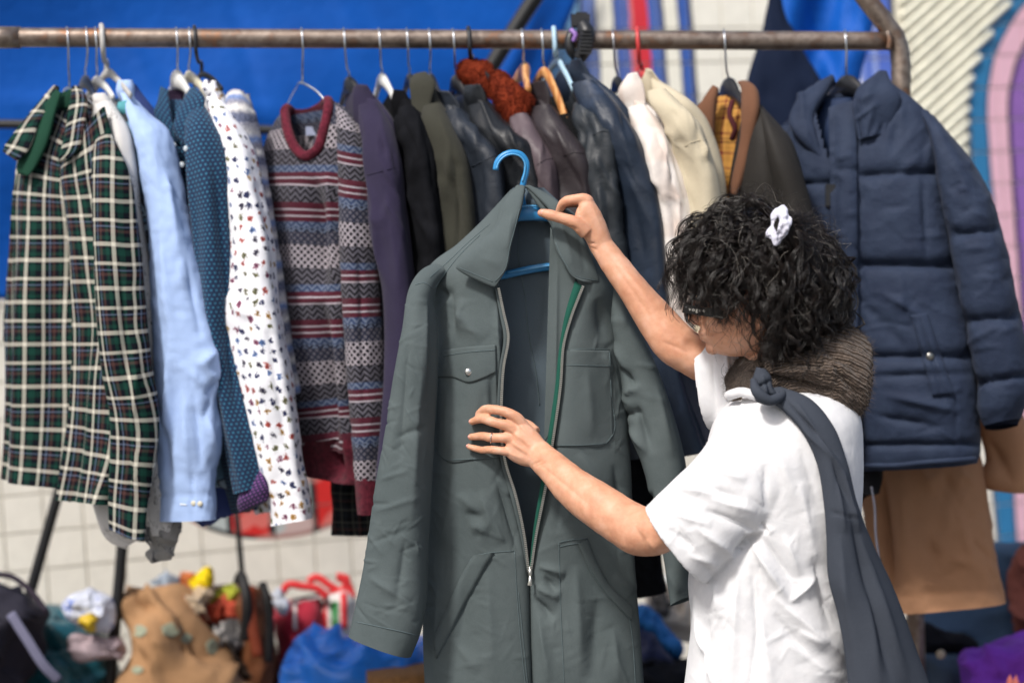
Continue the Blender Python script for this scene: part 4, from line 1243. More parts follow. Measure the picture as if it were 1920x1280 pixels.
ring = [P(x, y, d) for x, y, d in ((534, 210, 3.90), (541, 246, 3.875), (556, 280, 3.862), (574, 292, 3.85), (592, 282, 3.838), (606, 244, 3.83), (615, 206, 3.83), (617, 186, 3.85), (606, 200, 3.93), (585, 213, 3.955), (556, 214, 3.96), (538, 203, 3.93), (534, 210, 3.90))]
bs_ = surf(bd)
fr_ring = [(534, 210), (540, 246), (556, 280), (574, 293), (592, 283), (607, 244), (616, 200)]
ring = [P(x, y, hit(bs_, x, y, 3.88) - .002) for x, y in fr_ring] + [P(x, y, d) for x, y, d in ((612, 190, 3.90), (600, 202, 3.945), (578, 213, 3.96), (553, 214, 3.96), (538, 204, 3.93))]
ring.append(ring[0])
cutfront(bd, [(530, 180), (534, 210), (540, 246), (556, 280), (574, 291), (592, 281), (607, 244), (616, 200), (624, 170)])
cord('neck_rib', ring, .0105, mar, g, sides=14, n=90, capped=False)
V, f = box(P(586, 246, 3.93), (.014, .0015, .009), (RT, FW, UPV)); mk('neck_label', V, f, plain('label_grey', '#9aa2bc', .8), g, smooth=False)
# skirt seen below the sweater
g = garment('plaid_skirt', 'dark plaid skirt hem hanging below the banded sweater', 'skirt', 646)
tube('skirt', [(640, 860, 700, 860, .02), (634, 900, 690, 905, .03), (632, 950, 690, 955, .03), (632, 1000, 690, 1004, .03)], m_plaid('dark_plaid', '#101216', '#1e2228', '#4a4c46', '#3a3d40', .06), g, d=(4.02, 3.96), flute=(5, .008, 77))

# 9..22 the coats in the middle: body, near sleeve, collar
def coat(name, label, cat, px, mat, right, width, sl_w, seed, collar=None, colmat=None, dl=4.04, dr=3.76, seamy=None, bottom=None, lean=(0, 0), thk=.030, fl=.008, wr=None):
    g = garment(name, label, cat, px)
    rows, srow = [], []
    n = len(right)
    for k, (x, y) in enumerate(right):
        w = width * (.32 if k == 0 else .72 if k == 1 else 1.0)
        tk = thk * (.3 if k == 0 else .75 if k == 1 else 1)
        rows.append((x - w, y + (4 if k == 0 else 8), x - 4, y, tk, dl - .02 * (k == 0), dr + .10 - .04 * min(k, 2)))
    tube('body', rows, mat, g, flute=(5, fl, seed), wr=wr, nv=80, folds=autofolds(12, (right[2][0] - width, right[1][1], right[4][0], right[4][1] + 120), 130, 6, .007, 76, 18, seed + 3))
    for k, (x, y) in enumerate(right[1:], 1):
        w = sl_w * (.55 if k == 1 else 1.0)
        srow.append((x - w, y + (8 if k == 1 else 4), x, y, .012 if k == 1 else .028, dr + .05 - .02 * min(k, 3), dr + .03 - .03 * min(k, 3)))
    s = tube('sleeve', srow, mat, g, flute=(3, fl * .9, seed + 1, .3), wr=wr, nv=80, folds=autofolds(16, (right[2][0] - sl_w, right[2][1], right[4][0], right[4][1] + 160), 150, 6, .007, 78, 16, seed) + autofolds(8, (right[2][0] - sl_w, right[2][1], right[4][0], right[4][1] + 60), 60, 5, .005, 60, 40, seed + 7))
    if seamy:
        seam('shoulder_seam', surf(s), seamy, mat, g, .0010, .0004, dr - .03)
    for c in collar or ():
        rws, cd = c[0], c[1]
        co_ = tube('collar', [(*q[:4], q[4] * (.72 if len(c) > 2 else .5), *q[5:]) for q in rws], c[2] if len(c) > 2 else (colmat or mat), g, d=cd, nu=32, nv=28, cap=(True, True), wr=(c[3] if len(c) > 3 else None))
        if len(c) > 3:
            furry(co_, 6000, .0045, .0004, c[2], co_, 'fur_pile', 3, (0, 0, -.5))
    return g
CB = 860
pur = cloth('purple_suede', '#2d283e', .95, .4, .2)
coat('purple_coat', 'dusty purple suede coat next to the banded sweater', 'coat', 646, pur, [(682, 160), (706, 192), (735, 242), (746, 292), (758, 386), (768, 460), (778, 560), (780, 700), (770, 900)], 72, 56, 91,
     [([(668, 158, 688, 160, .008), (662, 178, 704, 190, .014), (662, 210, 690, 214, .01), (666, 240, 680, 236, .004)], (3.86, 3.83))], seamy=[(688, 328), (712, 322), (740, 314)])
bc = NT('black_corduroy')
u, v = bc.uv()
bc.bump(bc.m('SINE', bc.m('MULTIPLY', u, 2200.0)), .5, .002)
bc = bc.out(bc.ramp(bc.noise(30, 3), [(.3, lin('#0d0e11')), (.7, lin('#1b1c20'))], 'LINEAR'), .95, .08, .0)
coat('corduroy_jacket', 'black corduroy jacket between the purple coat and the olive one', 'jacket', 764, bc, [(758, 172), (776, 200), (796, 234), (811, 285), (823, 366), (832, 460), (838, 600), (840, 800)], 78, 54, 93,
     [([(738, 168, 758, 170, .008), (734, 190, 768, 188, .012), (740, 220, 774, 216, .010), (752, 250, 772, 246, .004)], (3.87, 3.84))])
ol = cloth('olive_suede', '#34342d', .95, .35, .22)
coat('olive_coat', 'olive brown suede coat with a long pointed collar', 'coat', 806, ol, [(814, 160), (826, 195), (848, 237), (868, 292), (880, 366), (886, 450), (892, 600), (896, 800)], 76, 54, 95,
     [([(774, 142, 800, 136, .008, 3.87, 3.86), (768, 160, 816, 158, .014, 3.84, 3.82), (772, 195, 808, 196, .012, 3.83, 3.81), (778, 228, 808, 236, .010, 3.82, 3.80), (792, 256, 805, 258, .004, 3.82, 3.80)], (3.84, 3.82))])
ln_ = leather('navy_leather', '#272d36', .38, '#3a4454')
coat('leather_jacket', 'navy grey leather jacket with a shoulder seam, right of the olive coat', 'jacket', 851, ln_, [(842, 176), (862, 205), (898, 245), (935, 290), (944, 345), (948, 430), (950, 600), (952, 800)], 80, 62, 97,
     [([(820, 170, 842, 172, .008), (822, 196, 862, 196, .012), (838, 222, 864, 224, .008), (848, 250, 860, 248, .003)], (3.86, 3.83))], seamy=[(884, 313), (910, 300), (936, 288)])
lk = leather('black_leather', '#1e2125', .34, '#33383e')
coat('leather_jacket', 'black leather jacket with a turned collar under the rust fur', 'jacket', 880, lk, [(892, 160), (912, 192), (955, 240), (984, 268), (1000, 302), (1012, 360), (1016, 480), (1016, 700)], 86, 60, 99,
     [([(872, 160, 900, 158, .008), (870, 180, 910, 176, .014), (880, 206, 912, 196, .010), (892, 236, 906, 226, .004)], (3.86, 3.82))])
fur = NT('rust_fur')
fn = fur.noise(60, 4)
fur.bump(fur.m('ADD', fn, fur.noise(300, 3)), 1.0, .006)
fur = fur.out(fur.ramp(fn, [(.3, lin('#571d10')), (.7, lin('#8c3a22'))], 'LINEAR'), .9, .1, .0)
tp = leather('taupe_leather', '#5c5055', .42, '#786a6c')
coat('fur_collar_coat', 'taupe leather coat with a rust red fur collar', 'coat', 890, tp, [(960, 176), (986, 212), (1016, 260), (1035, 302), (1047, 378), (1050, 500), (1052, 700)], 84, 50, 101,
     [([(876, 120, 912, 122, .012, 3.96, 3.95), (858, 130, 926, 136, .022, 3.93, 3.91), (866, 150, 930, 160, .022, 3.93, 3.90), (890, 176, 936, 186, .010, 3.93, 3.89)], (3.95, 3.92), fur, (.004, 60, 3)),
      ([(926, 138, 946, 138, .010, 3.86, 3.84), (920, 160, 964, 156, .020, 3.83, 3.80), (922, 182, 998, 186, .022, 3.81, 3.77), (936, 206, 990, 208, .020, 3.80, 3.77), (956, 232, 986, 236, .016, 3.79, 3.77), (972, 248, 986, 260, .006, 3.79, 3.77)], (3.82, 3.79), fur, (.004, 60, 4))], seamy=[(1006, 310), (1020, 300), (1035, 297)])
br = leather('brown_leather', '#322c2f', .34, '#4a4245')
coat('leather_jacket', 'dark brown leather jacket hanging below the wooden hangers', 'jacket', 982, br, [(1008, 166), (1030, 196), (1066, 242), (1094, 285), (1110, 345), (1116, 430), (1120, 600), (1124, 800)], 82, 60, 103,
     [([(994, 158, 1020, 150, .008), (990, 186, 1032, 178, .014), (996, 210, 1030, 200, .010), (1004, 240, 1020, 232, .004)], (3.86, 3.82))], seamy=[(1056, 292), (1075, 286), (1094, 288)])
bv = cloth('black_vest_cloth', '#0f1012', .9, .1)
coat('black_vest', 'plain black vest on the curved wooden hanger', 'vest', 1017, bv, [(1050, 180), (1064, 212), (1098, 262), (1114, 300), (1124, 380), (1130, 500), (1132, 800)], 60, 34, 105, dl=4.05, dr=3.80)
gl = leather('grey_leather', '#2b3035', .36, '#454c54')
coat('leather_jacket', 'charcoal leather jacket on the pale blue hanger', 'jacket', 1040, gl, [(1090, 158), (1112, 190), (1136, 224), (1147, 262), (1151, 320), (1158, 420), (1172, 560), (1190, 760), (1200, 860)], 76, 58, 107,
     [([(1072, 160, 1090, 160, .008), (1070, 178, 1106, 184, .012), (1086, 206, 1102, 232, .008), (1096, 232, 1101, 236, .003)], (3.85, 3.82))], seamy=[(1112, 254), (1130, 246), (1147, 250)], wr=(.004, 26, 3))
nl = leather('blue_leather', '#252f3e', .36, '#3a4860')
coat('leather_coat', 'long blue black leather coat left of the cream jacket', 'coat', 1085, nl, [(1088, 118), (1112, 150), (1160, 200), (1188, 246), (1208, 294), (1228, 348), (1240, 410), (1250, 520), (1262, 650), (1290, 760), (1318, 848)], 92, 72, 109,
     [([(1072, 112, 1088, 110, .008), (1068, 128, 1104, 136, .014), (1074, 152, 1108, 152, .012), (1090, 182, 1106, 176, .004)], (3.87, 3.83))], fl=.010)
gg = cloth('slate_cloth', '#454853', .85, .1)
coat('slate_coat', 'slate grey coat hanging between the leather coat and the cream jacket', 'coat', 1120, gg, [(1140, 190), (1170, 225), (1205, 290), (1226, 335), (1244, 410), (1262, 520), (1290, 680), (1326, 830)], 60, 44, 111, dl=4.06, dr=3.86)
cw = NT('cream_check')
u, v = cw.uv()
a_ = cw.ramp(cw.m('FRACT', cw.m('ADD', cw.m('DIVIDE', u, .07), 5.0)), [(0, lin('#e2dcd6')), (.7, lin('#c9b9ae')), (.82, lin('#e2dcd6'))], 'EASE')
b_ = cw.ramp(cw.m('FRACT', cw.m('ADD', cw.m('DIVIDE', v, .075), 5.0)), [(0, lin('#e2dcd6')), (.7, lin('#cdbdb2')), (.85, lin('#e2dcd6'))], 'EASE')
cw.bump(cw.noise(60, 3), .3, .004)
cw = cw.out(cw.mix(.5, a_, b_), .9, .2, .2)
coat('cream_jacket', 'cream white soft jacket right of the leather coat', 'jacket', 1150, cw, [(1190, 150), (1208, 196), (1244, 244), (1268, 318), (1286, 392), (1290, 460), (1294, 560), (1296, 650)], 60, 52, 113,
     [([(1178, 140, 1194, 136, .008), (1160, 170, 1206, 160, .014), (1168, 200, 1210, 196, .012), (1180, 240, 1200, 230, .005)], (3.86, 3.82))], fl=.010)
bg_ = cloth('beige_cotton', '#bdb39c', .9, .15, .08)
coat('beige_jacket', 'beige cotton jacket on the red hanger', 'jacket', 1196, bg_, [(1226, 140), (1246, 166), (1280, 198), (1308, 230), (1324, 266), (1340, 320), (1346, 390), (1350, 480), (1352, 630)], 66, 56, 115,
     [([(1212, 128, 1222, 132, .006), (1206, 150, 1240, 160, .012), (1212, 190, 1236, 180, .010), (1220, 220, 1230, 212, .004)], (3.88, 3.84))], seamy=[(1284, 275), (1300, 266), (1324, 262)], fl=.009)
# 22 waxed coat with brown collar and tartan lining
wx = cloth('waxed_charcoal', '#2c2a28', .6, .05, .2)
bw = cloth('brown_corduroy', '#6a4a38', .95, .3, .15)
tl = m_plaid('tan_tartan', '#b98846', '#a5793c', '#6a2f2c', '#2c2424', .07, '#3a2a24')
g = garment('waxed_coat', 'charcoal waxed coat with brown collar and tan tartan lining', 'coat', 1359)
tube('lining', [(1338, 185, 1392, 180, .01, 3.98, 3.94), (1326, 240, 1396, 235, .02, 3.97, 3.92), (1322, 300, 1400, 300, .024, 3.97, 3.91), (1338, 360, 1392, 360, .026, 3.97, 3.90), (1345, 480, 1410, 480, .03, 3.97, 3.90)], tl, g, d=(3.97, 3.91), flute=(4, .012, 121))
cord('lining_strap', [P(1373, 190, 3.90), P(1368, 215, 3.885), P(1378, 245, 3.88), P(1372, 262, 3.89)], .006, cloth('plum_cord', '#4a2428'), g)
tube('sleeve', [(1322, 200, 1336, 206, .012), (1312, 240, 1338, 246, .02), (1318, 300, 1345, 300, .024), (1330, 400, 1350, 400, .024), (1340, 500, 1360, 500, .02)], wx, g, d=(4.06, 4.0), flute=(3, .006, 122))
tube('front_panel', [(1398, 200, 1424, 196, .012, 3.88, 3.84), (1392, 260, 1462, 246, .03, 3.88, 3.80), (1380, 340, 1486, 300, .038, 3.88, 3.78), (1376, 420, 1508, 370, .04, 3.88, 3.77), (1380, 560, 1530, 520, .04, 3.88, 3.77), (1390, 760, 1540, 760, .04, 3.88, 3.78)], wx, g, flute=(4, .009, 123), folds=[(1440, 270, 1470, 480, 12, -.012)])
tube('sleeve', [(1424, 200, 1436, 212, .012, 3.84, 3.82), (1440, 240, 1464, 246, .026, 3.80, 3.77), (1452, 300, 1488, 300, .034, 3.79, 3.75), (1462, 370, 1512, 370, .036, 3.79, 3.75), (1480, 520, 1540, 520, .036, 3.79, 3.75), (1500, 700, 1570, 700, .036, 3.79, 3.75)], wx, g, flute=(3, .007, 124))
tube('collar', [(1338, 160, 1346, 164, .005), (1318, 190, 1342, 196, .012), (1306, 206, 1340, 230, .012), (1318, 250, 1336, 255, .008), (1324, 262, 1330, 262, .003)], bw, g, d=(3.92, 3.90), nu=30, nv=26, cap=(True, True))
tube('collar', [(1384, 156, 1404, 154, .006, 3.92, 3.89), (1392, 176, 1420, 170, .012, 3.87, 3.84), (1392, 210, 1422, 204, .013, 3.85, 3.82), (1390, 260, 1410, 270, .012, 3.84, 3.82), (1378, 320, 1396, 326, .011, 3.84, 3.82), (1368, 364, 1378, 368, .006, 3.84, 3.82)], bw, g, nu=32, nv=40, cap=(True, True))

# 23 navy puffer
pf = NT('navy_nylon')
n1 = pf.noise(18, 4)
pf.bump(pf.m('ADD', pf.m('ADD', pf.noise(40, 3, None, .6, .8), pf.m('MULTIPLY', pf.noise(120, 3, None, .6, 2.5), .8)), pf.m('MULTIPLY', pf.noise(900, 1), .04)), .35, .006)
pf = pf.out(pf.ramp(n1, [(.3, lin('#212b40')), (.7, lin('#2c374c'))], 'LINEAR'), .68, .18, .03)
g = garment('puffer_jacket', 'navy quilted puffer jacket with high collar, last on the rail', 'jacket', 1586)
Q = [(1615, 326, 1760, 322, 7, -.020, 's'), (1480, 345, 1562, 342, 6, -.016, 's'), (1615, 496, 1790, 497, 8, -.026, 's'), (1612, 668, 1815, 668, 8, -.020, 's'), (1612, 705, 1830, 700, 8, -.010), (1620, 835, 1838, 832, 5, -.016, 's'), (1500, 500, 1562, 505, 4, -.014, 's'), (1562, 230, 1566, 860, 4, -.014, 's'), (1611, 230, 1614, 860, 4, -.016, 's')]
fo = Q + autofolds(46, (1620, 330, 1820, 840), 70, 4, .0036, 20, 75, 130) + autofolds(18, (1615, 180, 1760, 320), 110, 6, .004, 120, 25, 131) + autofolds(16, (1566, 330, 1612, 850), 40, 5, .005, 0, 30, 132) + \
     [(1615, 560, 1700, 660, 9, -.012), (1640, 540, 1740, 600, 8, .010), (1660, 740, 1800, 770, 10, .014), (1640, 780, 1760, 800, 9, -.012), (1690, 500, 1690, 640, 7, .008), (1730, 330, 1740, 490, 8, -.010)]
bd = tube('body', [(1530, 178, 1668, 152, .03, 3.97, 3.90), (1482, 245, 1740, 215, .055, 3.97, 3.88), (1472, 300, 1764, 280, .07, 3.97, 3.87), (1490, 400, 1775, 380, .078, 3.96, 3.86), (1510, 500, 1790, 480, .08, 3.96, 3.86), (1530, 620, 1815, 600, .085, 3.96, 3.86), (1560, 740, 1832, 720, .088, 3.95, 3.86), (1590, 830, 1838, 810, .085, 3.95, 3.87), (1604, 868, 1836, 852, .078, 3.95, 3.87), (1612, 878, 1832, 866, .07, 3.95, 3.87)], pf, g, nu=150, nv=190, folds=fo, wr=(.0018, 22, 12))
fs = [(1790, 440, 1872, 428, 8, -.020, 's'), (1815, 602, 1906, 592, 8, -.020, 's'), (1826, 720, 1925, 705, 8, -.018, 's')] + autofolds(40, (1790, 300, 1910, 760), 55, 5, .0050, 160, 40, 133)
tube('sleeve', [(1716, 205, 1752, 218, .03, 3.90, 3.88), (1752, 270, 1806, 284, .06, 3.87, 3.84), (1764, 350, 1846, 348, .068, 3.86, 3.82), (1780, 450, 1882, 446, .07, 3.85, 3.81), (1802, 560, 1905, 560, .07, 3.84, 3.80), (1822, 660, 1926, 655, .07, 3.84, 3.80), (1834, 730, 1935, 720, .066, 3.84, 3.80), (1836, 775, 1925, 755, .055, 3.84, 3.80), (1850, 800, 1908, 785, .04, 3.84, 3.80)], pf, g, nu=90, nv=130, folds=fs, wr=(.0018, 26, 14))
tube('sleeve', [(1500, 225, 1520, 240, .03), (1470, 260, 1500, 270, .045), (1462, 400, 1500, 400, .05), (1478, 560, 1520, 560, .05), (1500, 720, 1540, 720, .045), (1520, 790, 1550, 790, .04)], pf, g, d=(4.10, 4.06), flute=(3, .006, 141))
tube('collar', [(1556, 150, 1566, 150, .012, 4.0, 3.99), (1512, 172, 1548, 178, .014, 3.96, 3.94), (1480, 222, 1526, 225, .016, 3.93, 3.91), (1484, 244, 1534, 262, .015, 3.91, 3.89), (1524, 285, 1556, 300, .010, 3.90, 3.88)], pf, g, nu=48, nv=50, cap=(True, True), folds=autofolds(8, (1480, 160, 1560, 300), 60, 7, .008, 50, 40, 143))
tube('collar', [(1644, 144, 1664, 136, .008, 3.91, 3.90), (1606, 172, 1674, 160, .014, 3.88, 3.87), (1598, 196, 1688, 180, .016, 3.86, 3.86), (1604, 230, 1682, 216, .014, 3.855, 3.86), (1610, 262, 1664, 250, .010, 3.85, 3.86)], pf, g, nu=56, nv=60, cap=(True, True), folds=autofolds(12, (1570, 150, 1680, 290), 70, 7, .008, 120, 25, 144) + [(1608, 190, 1616, 300, 4, -.010, 's')])
tube('lining', [(1545, 190, 1600, 185, .01), (1530, 240, 1570, 240, .016), (1548, 290, 1566, 300, .008)], cloth('navy_lining', '#22304c', .6), g, d=(3.98, 3.95), nu=30, nv=24, cap=(True, True))
s = surf(bd)
cutfront(bd, [(1515, 130), (1526, 200), (1544, 270), (1560, 310), (1568, 300), (1556, 204), (1606, 186), (1650, 130)])
patch('placket', s, [(1553, 202), (1580, 193), (1606, 186)], [(1568, 866), (1590, 868), (1612, 868)], pf, g, off=.009, thick=.008, nu=18, nv=120, default=3.80, smooth=6, bulge=.004,
      folds=autofolds(26, (1556, 210, 1612, 860), 40, 4, .006, 10, 30, 150) + [(1562, 320, 1612, 318, 5, -.008, 's'), (1562, 500, 1612, 500, 5, -.008, 's')])
V, f = box(P(1557, 366, hit(s, 1562, 366, 3.82) - .006), (.010, .003, .022), (RT, FW, UPV)); mk('hook_and_loop_tab', V, f, blk, g, smooth=False)
patch('pocket_welt', s, [(1708, 590), (1738, 586)], [(1748, 742), (1790, 738)], pf, g, off=.006, thick=.006, nu=14, nv=30, default=3.78, bulge=.008, folds=[(1722, 590, 1768, 740, 4, -.008)])
V, f = ball(P(1744, 668, hit(s, 1744, 668, 3.78) - .016), (.0085, .004, .0085), 18, 10); mk('snap', V, f, plain('snap_brass', '#8c8c88', .3, .5, .9), g)
cord('hem_piping', [P(x, y, hit(s, min(x, 1826), y - 8, 3.79) - .004) for x, y in ((1620, 872), (1680, 872), (1740, 866), (1800, 862), (1828, 860))], .0055, pf, g)
tube('cuff', [(1838, 758, 1922, 745, .05), (1842, 785, 1918, 768, .045), (1856, 806, 1900, 795, .035)], cloth('navy_rib', '#141a2a'), g, d=(3.86, 3.82), nu=44, nv=16)

# 24 tan coat behind the puffer, black coat, sweater hem, background jacket
tn = cloth('tan_gabardine', '#a87e60', .8, .02, .1)
g = garment('tan_coat', 'long tan coat showing below the navy puffer', 'coat', 1640)
tube('body', [(1640, 300, 1750, 300, .04), (1630, 600, 1790, 600, .05), (1612, 870, 1838, 850, .06), (1618, 960, 1852, 940, .06), (1630, 1050, 1868, 1040, .06), (1640, 1148, 1886, 1128, .055)], tn, g, d=(4.16, 4.08), nu=90, nv=120,
     folds=[(1652, 880, 1668, 1140, 14, -.040), (1690, 880, 1700, 1140, 22, .014), (1748, 960, 1748, 1145, 5, -.016), (1775, 880, 1778, 940, 10, -.012), (1720, 870, 1755, 920, 9, .012), (1780, 1040, 1822, 1060, 8, .010), (1745, 1090, 1810, 1060, 6, -.010), (1800, 960, 1830, 1080, 10, .010), (1640, 1120, 1886, 1103, 3, -.004, 's')] + autofolds(26, (1640, 870, 1870, 1140), 90, 4, .006, 100, 60, 180), wr=(.003, 20, 16))
tube('sleeve', [(1800, 500, 1850, 500, .03), (1820, 700, 1880, 690, .036), (1838, 800, 1915, 780, .04), (1850, 860, 1940, 840, .04), (1842, 905, 1935, 915, .036), (1850, 912, 1930, 922, .03)], tn, g, d=(4.12, 4.06), folds=[(1850, 820, 1900, 910, 12, -.014)])
g = garment('black_jacket', 'black jacket with a hanging drawcord just behind the shopper', 'jacket', 1440)
tube('body', [(1500, 400, 1570, 400, .03), (1530, 600, 1610, 600, .04), (1560, 800, 1625, 800, .04), (1570, 900, 1640, 900, .04), (1580, 948, 1636, 925, .03)], cloth('jacket_black', '#141519', .7), g, d=(4.05, 3.92), flute=(4, .008, 161))
cord('drawcord', [P(1634, 912, 3.90), P(1640, 950, 3.90), P(1642, 1000, 3.90), P(1648, 1046, 3.90)], .0022, cloth('drawcord_grey', '#6a6c78'), g, sides=6)
V, f = ball(P(1649, 1050, 3.90), (.004, .004, .006), 10, 8); mk('toggle', V, f, blk, g)
g = garment('black_sweater', 'black knitted sweater with a ribbed hem behind the coverall', 'sweater', 1110)
rbm = NT('black_rib')
u, v = rbm.uv()
rbm.bump(rbm.m('SINE', rbm.m('MULTIPLY', u, 1500.0)), .7, .003)
rbm = rbm.out(rbm.ramp(rbm.noise(60, 3), [(.3, lin('#0c0d10')), (.7, lin('#17191d'))], 'LINEAR'), .95, .08, .0)
tube('body', [(1080, 400, 1150, 400, .03), (1090, 600, 1190, 600, .04), (1110, 850, 1220, 850, .04), (1120, 1000, 1232, 1000, .04), (1130, 1060, 1236, 1060, .036), (1140, 1116, 1246, 1112, .034)], rbm, g, d=(3.96, 3.84), flute=(4, .007, 165))
nj = cloth('night_navy', '#0f1a30', .8, .1)
g = thing('navy_anorak', 'dark navy anorak hung behind the rail under the blue flap', 'jacket', Vector(P(1460, 200, 4.6)))
tube('body', [(1450, -50, 1462, -50, .01), (1436, 20, 1470, 25, .02), (1425, 70, 1492, 75, .03), (1408, 120, 1530, 140, .045), (1398, 160, 1545, 170, .05), (1400, 240, 1540, 240, .055), (1420, 400, 1535, 400, .055), (1420, 700, 1545, 700, .055)], nj, g, d=(4.62, 4.62), flute=(4, .010, 171), folds=autofolds(8, (1410, 80, 1530, 250), 110, 12, .012, 80, 25, 5))
# ------------------------------------------------------------------ grey-green coverall held by the shopper
t = NT('coverall_twill')
n1 = t.noise(7, 4)
n2 = t.noise(850, 2)
f = t.m('ADD', t.m('MULTIPLY', n1, .6), t.m('MULTIPLY', n2, .4))
col = t.ramp(f, [(.3, lin('#4a5354')), (.7, lin('#5c6566'))], 'LINEAR')
t.bump(t.m('ADD', t.m('MULTIPLY', t.noise(34, 4, None, .55, .8), 1.0), t.m('MULTIPLY', n2, .10)), .22, .005)
cv = t.out(col, .95, .08, .0)
cvin = cloth('coverall_inside', '#525e66', .85, .0, .08)
thr = plain('coverall_thread', '#5f6d70', .9, .1)
G0 = P(985, 640 + F * 1.25 / 3.44, 3.44)
cva = thing('coverall', 'grey green work coverall with an open zip held up by the shopper', 'coverall', Vector((G0[0], G0[1], .45)))
yb = 1640
back = tube('back_panel', [(962, 352, 1020, 352, .006), (905, 420, 1090, 420, .010), (800, 540, 1150, 540, .014), (815, 700, 1165, 700, .016), (806, 950, 1182, 950, .016), (800, 1280, 1200, 1280, .016), (800, yb - 100, 1205, yb - 100, .016)], cvin, cva, d=(3.485, 3.485), folds=[(975, 420, 985, 620, 5, -.006), (985, 620, 1012, 760, 5, -.007), (1000, 560, 1012, 900, 14, .010), (960, 560, 965, 900, 16, .008)], nu=64, nv=90)
lfold = [(838, 560, 905, 640, 20, .008), (845, 540, 860, 650, 10, -.008), (822, 540, 842, 560, 10, -.010), (870, 560, 850, 650, 12, .008), (930, 560, 936, 760, 9, .008), (920, 700, 930, 800, 8, -.010), (842, 720, 836, 850, 12, .006), (905, 730, 900, 850, 16, -.006),
         (860, 925, 905, 965, 18, .007), (872, 962, 908, 968, 10, -.005), (880, 985, 920, 990, 20, .009), (900, 920, 940, 1020, 14, .007), (930, 900, 975, 1040, 10, -.010), (850, 890, 835, 1030, 18, .006), (880, 1060, 858, 1240, 16, -.006), (915, 1070, 925, 1280, 22, .007), (850, 1200, 900, 1260, 14, .005),
         (950, 880, 962, 930, 8, .010), (820, 1090, 815, 1280, 10, .006)] + autofolds(110, (800, 560, 980, 1280), 60, 2.8, .0015, 60, 80, 201)
amp = lambda fs, k: [(*q[:5], q[5] * k, *q[6:]) for q in fs]
lfold = amp(lfold, 1.15)
lf = tube('front_panel', [(958, 358, 984, 356, .006, 3.47, 3.43), (905, 418, 962, 425, .014, 3.48, 3.415), (858, 462, 945, 490, .020, 3.48, 3.41), (802, 512, 932, 536, .026, 3.48, 3.405), (808, 560, 938, 568, .030, 3.48, 3.405), (818, 620, 948, 620, .032, 3.48, 3.40), (819, 700, 941, 690, .034, 3.48, 3.40), (815, 780, 938, 765, .034, 3.48, 3.40), (810, 880, 950, 875, .034, 3.48, 3.40),
                          (804, 960, 970, 955, .034, 3.48, 3.41), (799, 1040, 986, 1035, .034, 3.48, 3.42), (796, 1100, 992, 1095, .034, 3.48, 3.425), (794, 1170, 994, 1170, .035, 3.48, 3.43), (798, 1290, 998, 1290, .036, 3.48, 3.43), (800, yb, 1000, yb, .036, 3.48, 3.43)], cv, cva, nu=200, nv=300, folds=lfold)
rfold = [(1120, 560, 1135, 640, 14, -.008), (1100, 690, 1110, 820, 14, .005), (1085, 850, 1140, 930, 20, .006), (1150, 870, 1178, 1000, 12, -.007), (1060, 880, 1045, 1000, 14, -.006), (1005, 1100, 1050, 1120, 10, .010), (1000, 1120, 1040, 1160, 9, -.012), (1010, 1060, 1060, 1075, 8, .009), (1010, 1150, 1030, 1280, 12, .008), (1020, 1080, 1045, 1110, 8, -.008),
         (1080, 1060, 1090, 1280, 20, .009), (1120, 1120, 1110, 1280, 20, -.009), (1150, 1080, 1190, 1110, 12, .006), (1150, 1180, 1160, 1280, 14, .006), (1130, 660, 1150, 700, 8, .006), (1040, 700, 1030, 830, 8, .006)] + autofolds(100, (1010, 560, 1190, 1280), 60, 2.8, .0015, 110, 80, 203)
rfold = amp(rfold, 1.15)
rf = tube('front_panel', [(988, 352, 1024, 366, .006, 3.43, 3.47), (1038, 425, 1092, 420, .014, 3.415, 3.48), (1070, 490, 1130, 480, .020, 3.41, 3.48), (1092, 537, 1150, 530, .024, 3.405, 3.48), (1072, 590, 1152, 590, .028, 3.405, 3.48), (1057, 640, 1158, 650, .030, 3.40, 3.48), (1050, 722, 1168, 740, .032, 3.40, 3.48), (1036, 830, 1176, 840, .034, 3.40, 3.48),
                          (1022, 912, 1182, 922, .034, 3.405, 3.48), (1005, 1003, 1186, 1010, .034, 3.415, 3.48), (995, 1070, 1191, 1090, .034, 3.425, 3.48), (995, 1170, 1198, 1170, .035, 3.43, 3.48), (999, 1290, 1206, 1290, .036, 3.43, 3.48), (1002, yb, 1214, yb, .036, 3.43, 3.48)], cv, cva, nu=200, nv=300, folds=rfold, uvoff=(.3, .2))
sfold = [(800, 560, 790, 760, 12, .006), (765, 640, 745, 900, 12, -.006), (790, 640, 770, 1000, 14, .006), (700, 960, 790, 930, 7, .003), (690, 1020, 780, 985, 7, -.003), (710, 900, 770, 880, 6, .003), (690, 1080, 770, 1130, 14, .006), (740, 820, 800, 800, 9, -.005), (760, 1010, 740, 1150, 12, -.006)] + autofolds(110, (670, 560, 805, 1180), 55, 2.8, .0018, 40, 80, 205)
sfold = amp(sfold, 1.1)
